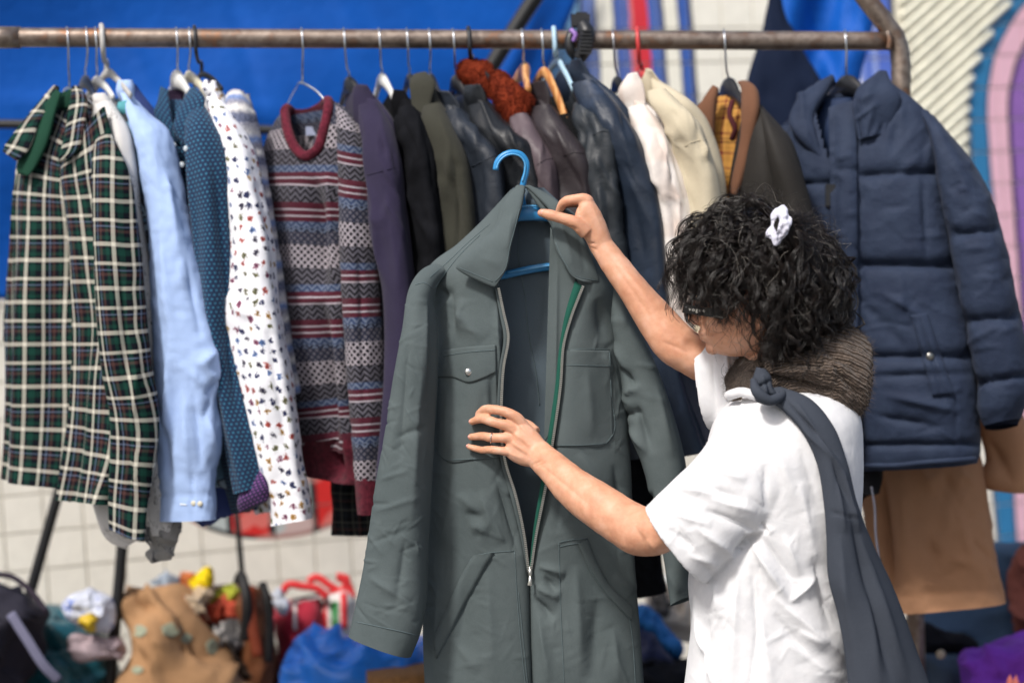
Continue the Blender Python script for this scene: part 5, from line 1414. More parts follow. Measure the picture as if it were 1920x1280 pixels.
lsl = tube('sleeve', [(812, 498, 836, 512, .010, 3.45, 3.43), (790, 514, 822, 524, .017, 3.43, 3.41), (776, 536, 812, 548, .026, 3.415, 3.395), (765, 620, 811, 625, .040, 3.40, 3.375), (749, 720, 807, 720, .050, 3.40, 3.37), (731, 810, 806, 810, .052, 3.40, 3.37), (712, 900, 804, 900, .052, 3.40, 3.37), (696, 1000, 800, 1000, .050, 3.40, 3.37), (684, 1070, 798, 1075, .048, 3.40, 3.37), (670, 1132, 795, 1140, .046, 3.40, 3.37), (662, 1168, 785, 1190, .045, 3.40, 3.37), (657, 1190, 768, 1232, .044, 3.40, 3.37)], cv, cva, nu=150, nv=240, folds=sfold, uvoff=(.6, .1))
rsl = tube('sleeve', [(1122, 500, 1140, 500, .018, 3.47, 3.47), (1134, 530, 1165, 540, .03, 3.47, 3.47), (1146, 600, 1190, 600, .04, 3.47, 3.46), (1160, 690, 1232, 690, .046, 3.47, 3.46), (1176, 780, 1262, 780, .048, 3.47, 3.45), (1206, 870, 1284, 870, .046, 3.47, 3.45), (1232, 960, 1290, 960, .042, 3.47, 3.45), (1250, 1040, 1292, 1040, .038, 3.47, 3.45), (1272, 1132, 1293, 1118, .034, 3.47, 3.45)], cv, cva, nu=80, nv=130, uvoff=(.9, .3),
           folds=[(1150, 640, 1180, 700, 9, .010), (1165, 690, 1195, 730, 8, -.014), (1170, 740, 1200, 720, 8, .012), (1165, 780, 1205, 770, 8, -.012), (1180, 800, 1215, 850, 10, .012), (1195, 760, 1220, 850, 10, -.014), (1230, 720, 1262, 860, 10, .006)] + autofolds(16, (1150, 600, 1290, 1100), 60, 7, .005, 60, 60, 207))
# collar
tube('collar', [(968, 350, 985, 350, .005, 3.44, 3.43), (942, 386, 978, 388, .008, 3.42, 3.40), (922, 432, 968, 420, .009, 3.405, 3.385), (884, 470, 958, 465, .008, 3.39, 3.375), (856, 498, 948, 508, .006, 3.385, 3.37), (858, 506, 932, 533, .004, 3.385, 3.37), (900, 524, 926, 536, .002, 3.385, 3.372)], cv, cva, nu=60, nv=60, cap=(True, True), folds=[(945, 390, 912, 450, 5, -.003), (960, 400, 950, 470, 8, .004), (900, 480, 940, 500, 10, .003)], uvoff=(.2, .5))
tube('collar', [(984, 349, 994, 348, .004, 3.43, 3.43), (1010, 372, 1028, 366, .006, 3.42, 3.43), (1030, 396, 1054, 388, .008, 3.405, 3.41), (1034, 420, 1080, 428, .009, 3.40, 3.41), (1040, 460, 1104, 468, .009, 3.392, 3.41), (1058, 495, 1118, 508, .007, 3.385, 3.41), (1076, 520, 1123, 530, .004, 3.385, 3.41), (1095, 528, 1118, 533, .002, 3.385, 3.41)], cv, cva, nu=60, nv=60, cap=(True, True), folds=[(1050, 410, 1075, 500, 8, .004), (1085, 440, 1100, 520, 6, -.003)], uvoff=(.7, .4))
tube('collar_stand', [(984, 352, 1030, 372, .004), (980, 368, 1042, 388, .006), (985, 386, 1036, 398, .004)], cvin, cva, d=(3.475, 3.45), nu=30, nv=18, cap=(True, True), folds=[(995, 372, 1020, 380, 4, -.005)])
# facing and zip
patch('facing', None, [(1032, 425), (1046, 455), (1080, 525)], [(1020, 830), (1024, 825), (1030, 812)], cv, cva, dfun=lambda x, y: 3.425 - (x - 1020) * .0002, nu=18, nv=60, smooth=0, thick=.002, folds=[(1045, 470, 1040, 780, 6, .006)])
ztape = cloth('zip_tape_green', '#1e5044', .85, .1, .15)
patch('zip_tape', None, [(1078, 526), (1094, 530)], [(1026, 812), (1037, 830)], ztape, cva, dfun=lambda x, y: 3.404, nu=8, nv=50, smooth=0, thick=.0015) if False else None
def strip(name, A, B, dA, dB, mat, n=80, thick=.0016, par=None):
    a, b = cspline(np.array(A, float), n), cspline(np.array(B, float), n)
    da = np.interp(np.linspace(0, 1, n), np.linspace(0, 1, len(dA)), dA)
    db = np.interp(np.linspace(0, 1, n), np.linspace(0, 1, len(dB)), dB)
    Va, Vb = PV(a[:, 0], a[:, 1], da), PV(b[:, 0], b[:, 1], db)
    V = np.concatenate([Va, Vb, Va + FW * thick, Vb + FW * thick])
    fs = []
    for k in range(n - 1):
        fs += [(k, k + 1, n + k + 1, n + k), (2 * n + k, 3 * n + k, 3 * n + k + 1, 2 * n + k + 1), (k, 2 * n + k, 2 * n + k + 1, k + 1), (n + k, n + k + 1, 3 * n + k + 1, 3 * n + k)]
    return mk(name, V, fs, mat, par)
RZ = [(1093, 537), (1072, 591), (1058, 640), (1051, 722), (1036, 830), (1023, 912), (1005, 1003), (995, 1072)]
RZl = [(1078, 527), (1061, 583), (1048, 655), (1041, 722), (1026, 826), (1014, 905), (999, 1000), (992, 1072)]
strip('zip_tape', RZl, RZ, [3.396, 3.39, 3.388, 3.39, 3.415], [3.393, 3.385, 3.383, 3.385, 3.413], ztape, par=cva)
LZ = [(935, 541), (944, 585), (953, 628), (944, 689), (940, 759), (940, 820), (948, 868), (965, 922), (983, 1004), (991, 1070)]
LZl = [(928, 541), (936, 585), (944, 630), (936, 690), (932, 760), (932, 820), (940, 870), (956, 925), (976, 1006), (988, 1070)]
strip('zip_facing', LZl, LZ, [3.392, 3.382, 3.380, 3.39, 3.415], [3.396, 3.388, 3.386, 3.395, 3.418], cv, par=cva)
steelz = plain('zip_metal', '#c6c6c0', .3, .5, .9)
def teeth(Z, ds, par):
    n = 150
    z = cspline(np.array(Z, float), n)
    d = np.interp(np.linspace(0, 1, n), np.linspace(0, 1, len(ds)), ds)
    gs = []
    for k in range(0, n):
        t_ = z[min(k + 1, n - 1)] - z[max(k - 1, 0)]
        t_ = t_ / np.linalg.norm(t_)
        ax = RT * t_[0] - UPV * t_[1]
        sd_ = np.cross(ax, FW)
        gs.append(box(P(z[k][0], z[k][1], d[k] - .0014), (.0011, .0023, .0014), (ax, sd_, FW)))
    V, f = joingeo(gs)
    o = mk('zip_teeth', V, f, steelz, par, smooth=False)
    o['kind'] = 'stuff'
teeth(RZ, [3.393, 3.385, 3.383, 3.385, 3.413], cva)
teeth(LZ, [3.396, 3.388, 3.386, 3.395, 3.418], cva)
sld = cord('zip_slider', [P(993, 1062, 3.412), P(994, 1072, 3.408), P(994, 1082, 3.409)], [.0028, .0042, .0030], steelz, cva, sides=8)
cord('zip_pull', [P(994, 1080, 3.404), P(994, 1088, 3.401), P(993, 1097, 3.401)], [.0022, .0032, .0042], steelz, cva, sides=8, flat=(FW, .4))
# pockets
B = surf(lf, rf)
fl = patch('pocket_flap', B, [(827, 657), (876, 650), (929, 646)], [(816, 707), (848, 707), (879, 717), (905, 709), (930, 697)], cv, cva, off=.005, thick=.004, nu=40, nv=20, bulge=.002)
V, f = ball(P(878, 697, hit(surf(fl), 878, 697, 3.38) - .001), (.0068, .0034, .0068), 20, 10); mk('snap', V, f, plain('snap_nickel', '#d4d4d0', .22, .5, .9), cva)
def pocket(top, bot):
    return patch('pocket', B, top, bot, cv, cva, off=.0022, thick=.003, nu=40, nv=46, smooth=3)
pocket([(824, 700), (875, 706), (930, 690)], [(820, 848), (837, 864), (888, 862), (938, 858)])
pocket([(1056, 655), (1100, 656), (1143, 657)], [(1040, 837), (1090, 836), (1136, 833), (1149, 818)])
B2 = surf(*[o for o in cva.children if o.name.split('.')[0] in ('front_panel', 'pocket', 'pocket_flap')])
def sm(*pts, r=.0006):
    seam('stitching', B2, pts, thr, cva, r, .0008, 3.4)
sm((822, 712), (818, 780), (819, 846), (837, 862)); sm((837, 862), (888, 860), (936, 856))
sm((1143, 657), (1146, 740), (1148, 816), (1136, 831)); sm((1136, 831), (1090, 834), (1042, 835)); sm((1058, 684), (1100, 685), (1144, 686)); sm((1060, 656), (1100, 654), (1143, 655))
sm((824, 668), (876, 660), (928, 656))
# hip pocket welts
def welt(o1, o2):
    a, b = cspline(np.array(o1, float), 40), cspline(np.array(o2, float), 40)
    n = 40
    s = np.linspace(0, 1, 5)[:, None, None]
    Q = a[None] * (1 - s) + b[None] * s
    D = np.array([[hit(B, x, y, 3.41) for x, y in r] for r in Q])
    D -= .0035 + .002 * np.sin(np.pi * s[..., 0])
    V = PV(Q[..., 0], Q[..., 1], D).reshape(-1, 3)
    V = np.concatenate([V, V + FW * .004])
    m = 5 * n
    fs = []
    for j in range(4):
        for i in range(n - 1):
            x = j * n + i
            fs += [(x, x + n, x + n + 1, x + 1), (m + x, m + x + 1, m + x + n + 1, m + x + n)]
    for i in range(n - 1):
        fs += [(i, i + 1, m + i + 1, m + i), (m - n + i, m + m - n + i, m + m - n + i + 1, m - n + i + 1)]
    mk('pocket_welt', V, fs, cv, cva)
welt([(888, 1040), (868, 1072), (846, 1120), (814, 1192)], [(926, 1036), (900, 1080), (868, 1140), (818, 1234)])
welt([(1102, 1010), (1122, 1060), (1145, 1098), (1186, 1136)], [(1084, 1020), (1108, 1070), (1136, 1112), (1184, 1162)])
sm((888, 1041), (925, 1035), (965, 1032)); sm((965, 1033), (969, 1110), (976, 1200), (986, 1290)); sm((972, 1110), (982, 1210), (990, 1290))
sm((926, 1037), (900, 1081), (868, 1141), (820, 1230), r=.0007); sm((884, 1046), (866, 1078), (844, 1126), (815, 1192), r=.0007)
sm((1048, 1016), (1075, 1011), (1102, 1009)); sm((1048, 1017), (1050, 1110), (1054, 1200), (1058, 1290)); sm((1100, 1014), (1122, 1062), (1145, 1100), (1184, 1138), r=.0007); sm((1086, 1022), (1108, 1070), (1136, 1112), (1182, 1160), r=.0007)
sm((1178, 1140), (1186, 1200), (1192, 1290)); sm((1050, 1024), (1075, 1019), (1100, 1017))
S = surf(lsl)
seam('stitching', S, [(668, 1165), (720, 1176), (782, 1190)], thr, cva, .0007, .0008, 3.36)
seam('stitching', S, [(778, 534), (795, 530), (812, 540)], thr, cva, .0007, .0008, 3.36)
B3 = surf(lf, lsl)
seam('stitching', B3, [(918, 420), (880, 452), (838, 492), (806, 520)], thr, cva, .0007, .0008, 3.42)
seam('stitching', B3, [(900, 440), (860, 480), (836, 510), (815, 540)], thr, cva, .0007, .0008, 3.42)
seam('stitching', surf(back), [(975, 420), (972, 480), (985, 560), (990, 620), (1005, 700), (1012, 760)], thr, cva, .0008, .0008, 3.5)
CO = surf(*[o for o in cva.children if o.name.split('.')[0] == 'collar'])
seam('stitching', CO, [(974, 392), (966, 425), (956, 462), (945, 508), (928, 528)], thr, cva, .0006, .0006, 3.38)
seam('stitching', CO, [(924, 528), (890, 514), (862, 502)], thr, cva, .0006, .0006, 3.38)
seam('stitching', CO, [(1042, 455), (1058, 490), (1078, 516), (1118, 526)], thr, cva, .0006, .0006, 3.39)
V, f = ball(P(797, 1097, 3.452), (.004, .003, .006), 12, 8); mk('snap', V, f, bpy.data.materials['snap_nickel'], cva)

# blue hanger of the coverall
hb = thing('coat_hanger', 'bright blue plastic hanger inside the grey coverall', 'hanger', Vector(P(985, 360, 3.45)))
cord('hook', [P(x, y, d) for x, y, d in ((929, 319, 3.44), (932, 305, 3.44), (943, 292, 3.44), (960, 286, 3.44), (977, 290, 3.442), (987, 304, 3.444), (987, 322, 3.446), (982, 340, 3.448), (978, 366, 3.452), (980, 384, 3.455))], [.0052, .0054, .0054, .0054, .0054, .0054, .0054, .0056, .006, .007], HM['blue'], hb, sides=10, n=60)
cord('hook_rib', [P(x, y, d) for x, y, d in ((931, 317, 3.4345), (935, 305, 3.434), (945, 294, 3.434), (960, 289, 3.434), (975, 293, 3.436), (984, 305, 3.438), (984, 322, 3.440), (979, 340, 3.442))], .0016, plain('blue_hanger_rib', '#5aa6d8', .35), hb, sides=6, n=40)
cord('shoulder_bar', [P(826, 520, 3.475), P(890, 448, 3.462), P(950, 405, 3.455), P(992, 399, 3.452), P(1040, 404, 3.455), P(1095, 448, 3.465), P(1146, 515, 3.475)], [.007, .010, .014, .0145, .014, .010, .007], HM['blue'], hb, sides=12, n=60, flat=(FW, .4))
cord('bar_rib', [P(950, 392, 3.444), P(992, 386, 3.441), P(1034, 390, 3.444)], .0018, bpy.data.materials['blue_hanger_rib'], hb, sides=6)
cord('trouser_bar', [P(835, 545, 3.48), P(945, 516, 3.468), P(1045, 500, 3.465), P(1146, 525, 3.478)], .0072, HM['blue'], hb, sides=10, n=40, flat=(FW, .5))
cord('bar_rib', [P(950, 511, 3.461), P(1000, 503, 3.459), P(1042, 496, 3.459)], .0016, bpy.data.materials['blue_hanger_rib'], hb, sides=6)
# ------------------------------------------------------------------ the shopper
def remeshed(name, gs, voxel, smooth, mat, parent, post=None, sfac=.5):
    V, f = joingeo(gs)
    me = bpy.data.meshes.new('tmp')
    me.from_pydata(V.tolist(), [], f)
    o = bpy.data.objects.new('tmp', me)
    COL.objects.link(o)
    m = o.modifiers.new('r', 'REMESH')
    m.mode = 'VOXEL'
    m.voxel_size = voxel
    if smooth:
        s = o.modifiers.new('s', 'SMOOTH')
        s.factor = sfac
        s.iterations = smooth
    dg = bpy.context.evaluated_depsgraph_get()
    dg.update()
    me2 = bpy.data.meshes.new_from_object(o.evaluated_get(dg))
    bpy.data.objects.remove(o)
    n = len(me2.vertices)
    V = np.empty(n * 3); me2.vertices.foreach_get('co', V); V = V.reshape(-1, 3)
    N = np.empty(n * 3); me2.vertex_normals.foreach_get('vector', N); N = N.reshape(-1, 3)
    faces = [tuple(p.vertices) for p in me2.polygons]
    if post is not None:
        V = post(V, N)
    bpy.data.meshes.remove(me2)
    return mk(name, V, faces, mat, parent)

person = thing('person', 'shopper in white T-shirt and brown neck scarf holding up a coverall, curly black hair', 'person', Vector((P(1450, 700, 3.22)[0], 3.22, 0)))
t = NT('skin')
n1 = t.noise(16, 4)
n2 = t.noise(70, 3)
col = t.ramp(t.m('ADD', t.m('MULTIPLY', n1, .7), t.m('MULTIPLY', n2, .3)), [(.3, lin('#ba8062')), (.5, lin('#cf9a7c')), (.72, lin('#deb199'))], 'LINEAR')
t.bump(t.m('ADD', t.noise(420, 3), t.m('MULTIPLY', n2, .8)), .22, .002)
t.b.inputs['Subsurface Radius'].default_value = (.010, .004, .002)
t.b.inputs['Subsurface Scale'].default_value = .35
skin = t.out(col, .48, .4, 0, 0, .25)

def cap2(rows, **k):
    return tube('x', rows, None, link=False, cap=(True, True), **k)
body = []
# near arm
body.append(cap2([(1022, 827, 993, 874, .0185, 3.338, 3.338), (1050, 848, 1018, 902, .021, 3.31, 3.31), (1092, 880, 1052, 944, .029, 3.27, 3.27), (1140, 908, 1100, 984, .034, 3.225, 3.225), (1185, 936, 1146, 1016, .036, 3.19, 3.19), (1214, 950, 1186, 1040, .039, 3.165, 3.165), (1240, 948, 1236, 1040, .043, 3.145, 3.145),
                 (1290, 896, 1330, 974, .045, 3.13, 3.13), (1380, 800, 1420, 880, .05, 3.13, 3.13)], nu=40, nv=70, e=1.0))
# far arm
body.append(cap2([(1145, 447, 1109, 472, .018, 3.378, 3.378), (1172, 480, 1130, 508, .021, 3.37, 3.37), (1216, 532, 1166, 562, .029, 3.36, 3.36), (1262, 580, 1202, 624, .034, 3.35, 3.35), (1296, 614, 1236, 672, .038, 3.34, 3.34), (1330, 640, 1282, 702, .041, 3.335, 3.335), (1440, 670, 1420, 760, .045, 3.33, 3.33)], nu=40, nv=60, e=1.0))
# near hand
BV = surf(*[o for o in cva.children if o.name.split('.')[0] in ('front_panel', 'pocket', 'pocket_flap', 'zip_facing')])
def hd(x, y, off):
    return hit(BV, x, y, 3.40) - off
body.append(cap2([(1024, 829, 994, 876, .0180, 3.340, 3.340), (1004, 806, 972, 870, .0175, 3.346, 3.346), (986, 790, 955, 860, .0160, 3.350, 3.350), (974, 782, 945, 850, .0120, 3.354, 3.354)], nu=36, nv=30, e=.9))
fing = [((985, 800), (968, 782), (930, 768), (908, 768), (897, 776), .0092), ((980, 818), (957, 801), (922, 790), (902, 785), (885, 790), .0094), ((978, 832), (955, 822), (923, 820), (902, 817), (883, 819), .0090), ((972, 848), (950, 846), (923, 843), (902, 843), (879, 837), .0080)]
tips = []
for a, b, c, e_, f_, r in fing:
    r *= .92
    df = min(hd(f_[0], f_[1], r * .62), 3.385)
    pts = [P(a[0], a[1], 3.350), P(b[0], b[1], 3.346), P(c[0], c[1], 3.352), P(e_[0], e_[1], (3.352 + df) / 2 + .004), P(f_[0], f_[1], df)]
    V, f = cordgeo(pts, [r * 1.05, r * 1.10, r * 1.0, r * .93, r * .74], sides=18, n=34)
    body.append((V, f))
    tips.append((pts[-1], pts[-2], r))
    body.append(ball(pts[-1], r * .76, 16, 10))
    body.append(ball(P(b[0] + 1, b[1], 3.3455), (r * 1.02, r * .9, r * 1.0), 16, 10))
    body.append(ball(P(c[0], c[1], 3.3525), (r * 1.06, r * 1.0, r * 1.06), 16, 10))
V, f = cordgeo([P(1004, 812, 3.356), P(984, 796, 3.372), P(962, 798, 3.392), P(944, 806, 3.40)], [.012, .011, .0095, .008], sides=16)
body.append((V, f))
# far hand: thumb in front of the collar, fingers closing behind it
body.append(cap2([(1147, 450, 1110, 474, .0180, 3.378, 3.378), (1139, 426, 1097, 450, .0180, 3.376, 3.376), (1128, 400, 1080, 424, .0170, 3.374, 3.374), (1116, 380, 1078, 402, .0150, 3.374, 3.374), (1108, 370, 1086, 384, .0110, 3.376, 3.376)], nu=36, nv=30, e=.9))
V, f = cordgeo([P(1100, 436, 3.366), P(1078, 418, 3.360), P(1046, 407, 3.362), P(1028, 402, 3.366), P(1014, 399, 3.370)], [.0135, .0118, .0098, .0092, .0072], sides=18, n=34)
body.append((V, f)); body.append(ball(P(1015, 399.5, 3.370), .0074, 16, 10))
for k in range(4):
    dz = k * .0165
    V, f = cordgeo([P(1106, 388 + k * 4, 3.376 + dz), P(1103, 376 + k * 3, 3.372 + dz), P(1076, 374 + k * 2, 3.376 + dz), P(1056, 381 + k, 3.388 + dz), P(1049, 395 + k, 3.398 + dz)], [.0095, .0098, .0090, .0085, .0070], sides=18, n=34)
    body.append((V, f)); body.append(ball(P(1049, 395 + k, 3.398 + dz), .0072, 14, 10))
# head, neck and a torso core under the clothes
HC = P(1428, 535, 3.215)
body.append(cap2([(1392, 424, 1462, 420, .030), (1352, 448, 1506, 450, .062), (1326, 500, 1527, 500, .076), (1314, 552, 1532, 552, .079), (1310, 584, 1526, 584, .077), (1312, 606, 1512, 606, .073), (1316, 622, 1500, 622, .068), (1322, 640, 1486, 636, .060), (1330, 652, 1470, 648, .050), (1346, 663, 1450, 660, .038), (1368, 668, 1430, 668, .020)], d=(3.215, 3.215), nu=48, nv=60, e=.95))
body.append(ball(P(1306, 592, 3.215), (.014, .013, .016)))                       # nose
V, f = cordgeo([P(1318, 552, 3.215), P(1309, 575, 3.215), P(1301, 593, 3.215)], [.009, .011, .011], sides=14); body.append((V, f))
body.append(ball(P(1318, 624, 3.215), (.008, .022, .006))); body.append(ball(P(1321, 633, 3.215), (.008, .020, .006)))     # lips
body.append(ball(P(1336, 652, 3.215), (.012, .020, .012)))                       # chin
for s in (-1, 1):
    body.append(ball(P(1428, 590, 3.215 + s * .082), (.016, .006, .028)))        # ears
    body.append(ball(P(1345, 600, 3.215 + s * .042), (.022, .020, .022)))        # cheeks
body.append(cap2([(1388, 630, 1500, 620, .052), (1396, 680, 1520, 680, .055), (1400, 740, 1545, 740, .062), (1385, 790, 1570, 790, .08)], d=(3.22, 3.22), nu=36, nv=24, e=1))
body.append(cap2([(1400, 760, 1565, 760, .06), (1365, 810, 1590, 810, .12), (1350, 900, 1590, 900, .12), (1345, 1100, 1575, 1100, .105), (1340, 1280, 1575, 1280, .105), (1335, 1420, 1580, 1420, .12)], d=(3.22, 3.22), nu=40, nv=40, e=.95))
SK = [(964, 784, 1000, 826, 4, .0020), (954, 804, 996, 838, 4, .0022), (952, 824, 990, 850, 4, .0020), (948, 846, 984, 862, 4, .0016), (976, 800, 1004, 836, 5, -.0014), (970, 816, 996, 848, 5, -.0014), (962, 838, 992, 858, 5, -.0014),
      (996, 872, 1020, 862, 3, -.0022), (1000, 876, 1024, 866, 2.5, -.0016), (1018, 836, 1140, 930, 12, .0020), (1010, 868, 1120, 960, 8, -.0022), (1190, 985, 1215, 1035, 9, -.003), (1204, 960, 1230, 985, 7, -.0025), (1212, 1010, 1236, 1034, 10, .004),
      (1068, 424, 1082, 428, 2.5, -.0018), (1070, 430, 1086, 430, 2.5, -.0014), (1086, 398, 1082, 384, 3.5, -.0030), (1100, 455, 1118, 458, 3, -.0028), (1104, 462, 1122, 470, 3, -.0018), (1106, 378, 1132, 440, 6, .0018), (1096, 400, 1120, 446, 5, -.0014),
      (1134, 470, 1250, 640, 10, -.0022), (1150, 480, 1240, 590, 12, .0020), (1240, 640, 1290, 660, 8, -.003), (1326, 628, 1338, 632, 3, -.003), (1312, 604, 1326, 622, 5, -.003)]
for (a, b, c, e_, f_, r) in fing:
    for q in (c, e_):
        SK += [(q[0], q[1] - 6, q[0] + 1, q[1] + 6, 1.6, -.0010), (q[0] + 4, q[1] - 6, q[0] + 5, q[1] + 6, 1.4, -.0008)]
def skinfold(V, N):
    X, Y = pix(V)
    fr = np.clip(-(N @ FW) * 2.2 + .1, 0, 1)
    return V + N * (strokes(X, Y, SK) * fr + .0006 * fbm(V * 60, 2, 3))[:, None]
bodyo = remeshed('body', body, .0022, 4, skin, person, skinfold)
nail = plain('nail', '#d89a8c', .3, .5)
V, f = ball(P(1019, 398.5, 3.3630), (.0058, .0018, .0050), 14, 8); mk('fingernail', V, f, nail, person)
for (p, q, r) in tips:
    dr_ = (p - q) / np.linalg.norm(p - q)
    V, f = ball(p + dr_ * r * .35 - FW * r * .55 + UPV * r * .1, (r * .42, r * .3, r * .40), 12, 8); mk('fingernail', V, f, nail, person)
rg_ = thing('ring', 'thin silver ring on the ring finger of the lower hand', 'ring', Vector(P(921, 820, 3.352)))
ax = P(902, 817, 3.355) - P(923, 820, 3.352); ax /= np.linalg.norm(ax)
u1 = np.cross(ax, FW); u1 /= np.linalg.norm(u1); u2 = np.cross(ax, u1)
rp = [P(922, 820, 3.3525) + .0098 * (u1 * math.cos(a) + u2 * math.sin(a)) for a in np.linspace(0, 2 * math.pi, 33)]
cord('band', rp, .0011, plain('ring_silver', '#d8d4cc', .2, .5, 1.0), rg_, sides=8, capped=False)

# T-shirt
tt = NT('white_jersey')
n1 = tt.noise(60, 3)
tt.bump(tt.m('ADD', tt.m('MULTIPLY', tt.noise(38, 4, None, .55, .7), 1.0), tt.m('MULTIPLY', tt.noise(600, 2), .08)), .25, .005)
tee = tt.out(tt.ramp(n1, [(.3, (.66, .665, .68)), (.7, (.72, .72, .73))], 'LINEAR'), .9, .2, .2)
def hollow(rows, nin, sh=7, **k):
    o = tube('x', rows, None, link=False, cap=(False, True), **k)
    ri = []
    for r in rows[:nin]:
        r = list(r)
        dx, dy = r[2] - r[0], r[3] - r[1]
        L = math.hypot(dx, dy)
        r[0] += dx / L * sh; r[1] += dy / L * sh; r[2] -= dx / L * sh; r[3] -= dy / L * sh
        r[4] -= .0065
        ri.append(r)
    i = tube('x', ri, None, link=False, cap=(False, True), **k)
    nu = k['nu']
    V = np.concatenate([o[0], i[0]])
    n0 = len(o[0])
    f = list(o[1]) + [tuple(reversed([x + n0 for x in q])) for q in i[1]]
    flip = None
    for a in range(nu):
        b = (a + 1) % nu
        f.append((a, b, n0 + b, n0 + a))
    return V, f
tg = [cap2([(1420, 722, 1540, 716, .05), (1378, 748, 1590, 738, .10), (1345, 782, 1610, 780, .135), (1326, 840, 1615, 838, .15), (1326, 920, 1614, 920, .15), (1312, 1000, 1608, 1000, .142), (1292, 1080, 1603, 1070, .138), (1296, 1160, 1600, 1150, .138), (1284, 1290, 1600, 1290, .140), (1280, 1400, 1602, 1400, .142), (1280, 1440, 1602, 1440, .142)], d=(3.22, 3.22), nu=60, nv=70, e=.9),
      hollow([(1210, 950, 1322, 1094, .066, 3.15, 3.13), (1262, 900, 1370, 1048, .070, 3.14, 3.12), (1314, 846, 1422, 1000, .074, 3.14, 3.12), (1350, 795, 1478, 965, .072, 3.15, 3.13), (1400, 762, 1530, 930, .06, 3.17, 3.15)], 4, nu=48, nv=40, e=.9),
      hollow([(1308, 640, 1330, 806, .060, 3.34, 3.34), (1340, 640, 1365, 806, .064, 3.33, 3.33), (1400, 660, 1425, 800, .066, 3.32, 3.32), (1460, 690, 1490, 800, .06, 3.30, 3.30)], 3, nu=44, nv=30, e=.9)]
TF = [(1262, 915, 1352, 925, 11, .009), (1290, 900, 1400, 940, 11, -.008), (1300, 985, 1385, 1045, 12, .008), (1322, 955, 1425, 1000, 11, -.010), (1262, 962, 1335, 985, 9, .006), (1255, 990, 1300, 1030, 10, -.006), (1290, 1040, 1350, 1060, 10, .006), (1335, 935, 1420, 960, 9, .006), (1340, 880, 1400, 900, 10, .005),
      (1396, 1004, 1434, 990, 8, .009), (1426, 978, 1440, 1000, 7, -.008), (1372, 1042, 1430, 996, 10, -.018), (1434, 982, 1448, 1000, 6, .005),
      (1406, 1012, 1480, 1130, 11, .016), (1428, 1008, 1505, 1118, 11, -.011), (1478, 1132, 1536, 1078, 10, .011), (1498, 1182, 1545, 1212, 10, .008), (1410, 1060, 1425, 1290, 9, -.009), (1385, 1060, 1372, 1290, 14, .009), (1448, 1116, 1592, 1240, 16, .012), (1524, 1040, 1562, 1185, 13, -.010),
      (1330, 1160, 1312, 1290, 8, -.012), (1300, 1140, 1338, 1290, 7, .012), (1450, 1150, 1540, 1260, 14, -.009), (1440, 800, 1502, 960, 22, .008), (1432, 870, 1442, 960, 9, -.007), (1500, 900, 1530, 1060, 16, .007), (1470, 1000, 1500, 1080, 10, .007), (1500, 840, 1540, 960, 16, -.006), (1340, 1090, 1350, 1160, 12, .007), (1420, 1120, 1450, 1290, 12, .006),
      (1362, 660, 1372, 780, 9, .010), (1385, 680, 1390, 780, 8, -.010), (1335, 670, 1345, 790, 10, -.006), (1400, 720, 1385, 780, 6, .008), (1470, 1200, 1580, 1280, 14, .008), (1545, 1120, 1590, 1180, 10, -.008)] + autofolds(16, (1230, 780, 1600, 1280), 70, 8, .0020, 50, 80, 301) + autofolds(60, (1230, 780, 1600, 1280), 50, 3, .0016, 60, 80, 302)
SE = [((1358, 826), (1398, 853), (1428, 896), (1435, 950)), ((1358, 824), (1378, 790), (1398, 770)), ((1230, 934), (1284, 1004), (1340, 1078)), ((1226, 938), (1280, 1008), (1336, 1082)), ((1425, 1060), (1420, 1160), (1405, 1290))]
def teefold(V, N):
    X, Y = pix(V)
    fr = np.clip(-(N @ FW) * 2.2 + .2, 0, 1)
    far = (V @ FW) > 3.30
    dd = strokes(X, Y, TF) * fr
    sn = np.zeros(len(V))
    for ln in SE:
        q = cspline(np.array(ln, float), 8)
        for a, b in zip(q[:-1], q[1:]):
            sn = np.minimum(sn, -.0022 * np.exp(-np.abs(np.hypot(X - (a[0] + b[0]) / 2, Y - (a[1] + b[1]) / 2) / 14)) * 0)
            sn = np.minimum(sn, strokes(X, Y, [(a[0], a[1], b[0], b[1], 2.2, -.0024, 's')]))
    dd += sn * fr
    dd += .0010 * fbm(V * 22, 3, 7)
    return V + N * dd[:, None]
shirt = remeshed('t_shirt', tg, .0030, 10, tee, person, teefold)
s = surf(shirt)
nb = [(1366, 742, 3.185), (1376, 738, 3.165), (1392, 735, 3.150), (1412, 740, 3.140), (1440, 745, 3.135), (1480, 748, 3.13)]
cord('neckband', [P(*q) for q in nb], .0085, tee, person, sides=10, flat=(UPV, 1.0))

# trousers and shoes (below the frame)
tr = cloth('shopper_trousers', '#2c3038')
tl_ = []
for dx, dd in ((0, -.06), (18, .07)):
    tl_.append(cap2([(1330 + dx, 1380, 1585 + dx, 1380, .085), (1340 + dx, 1480, 1575 + dx, 1480, .085), (1370 + dx, 1700, 1530 + dx, 1700, .07), (1400 + dx, 1985, 1520 + dx, 1985, .06)], d=(3.22 + dd, 3.22 + dd), nu=36, nv=30))
    gy = 640 + F * 1.25 / (3.22 + dd)
    V, f = cordgeo([P(1500 + dx, gy - 28, 3.22 + dd), P(1430 + dx, gy - 30, 3.22 + dd), P(1330 + dx, gy - 22, 3.22 + dd)], [.035, .04, .022], sides=16)
    V[:, 2] = np.maximum(V[:, 2], 0.0)
    mk('shoe', V, f, leather('shoe_black', '#15151a'), person)
remeshed('trousers', tl_, .008, 4, tr, person)

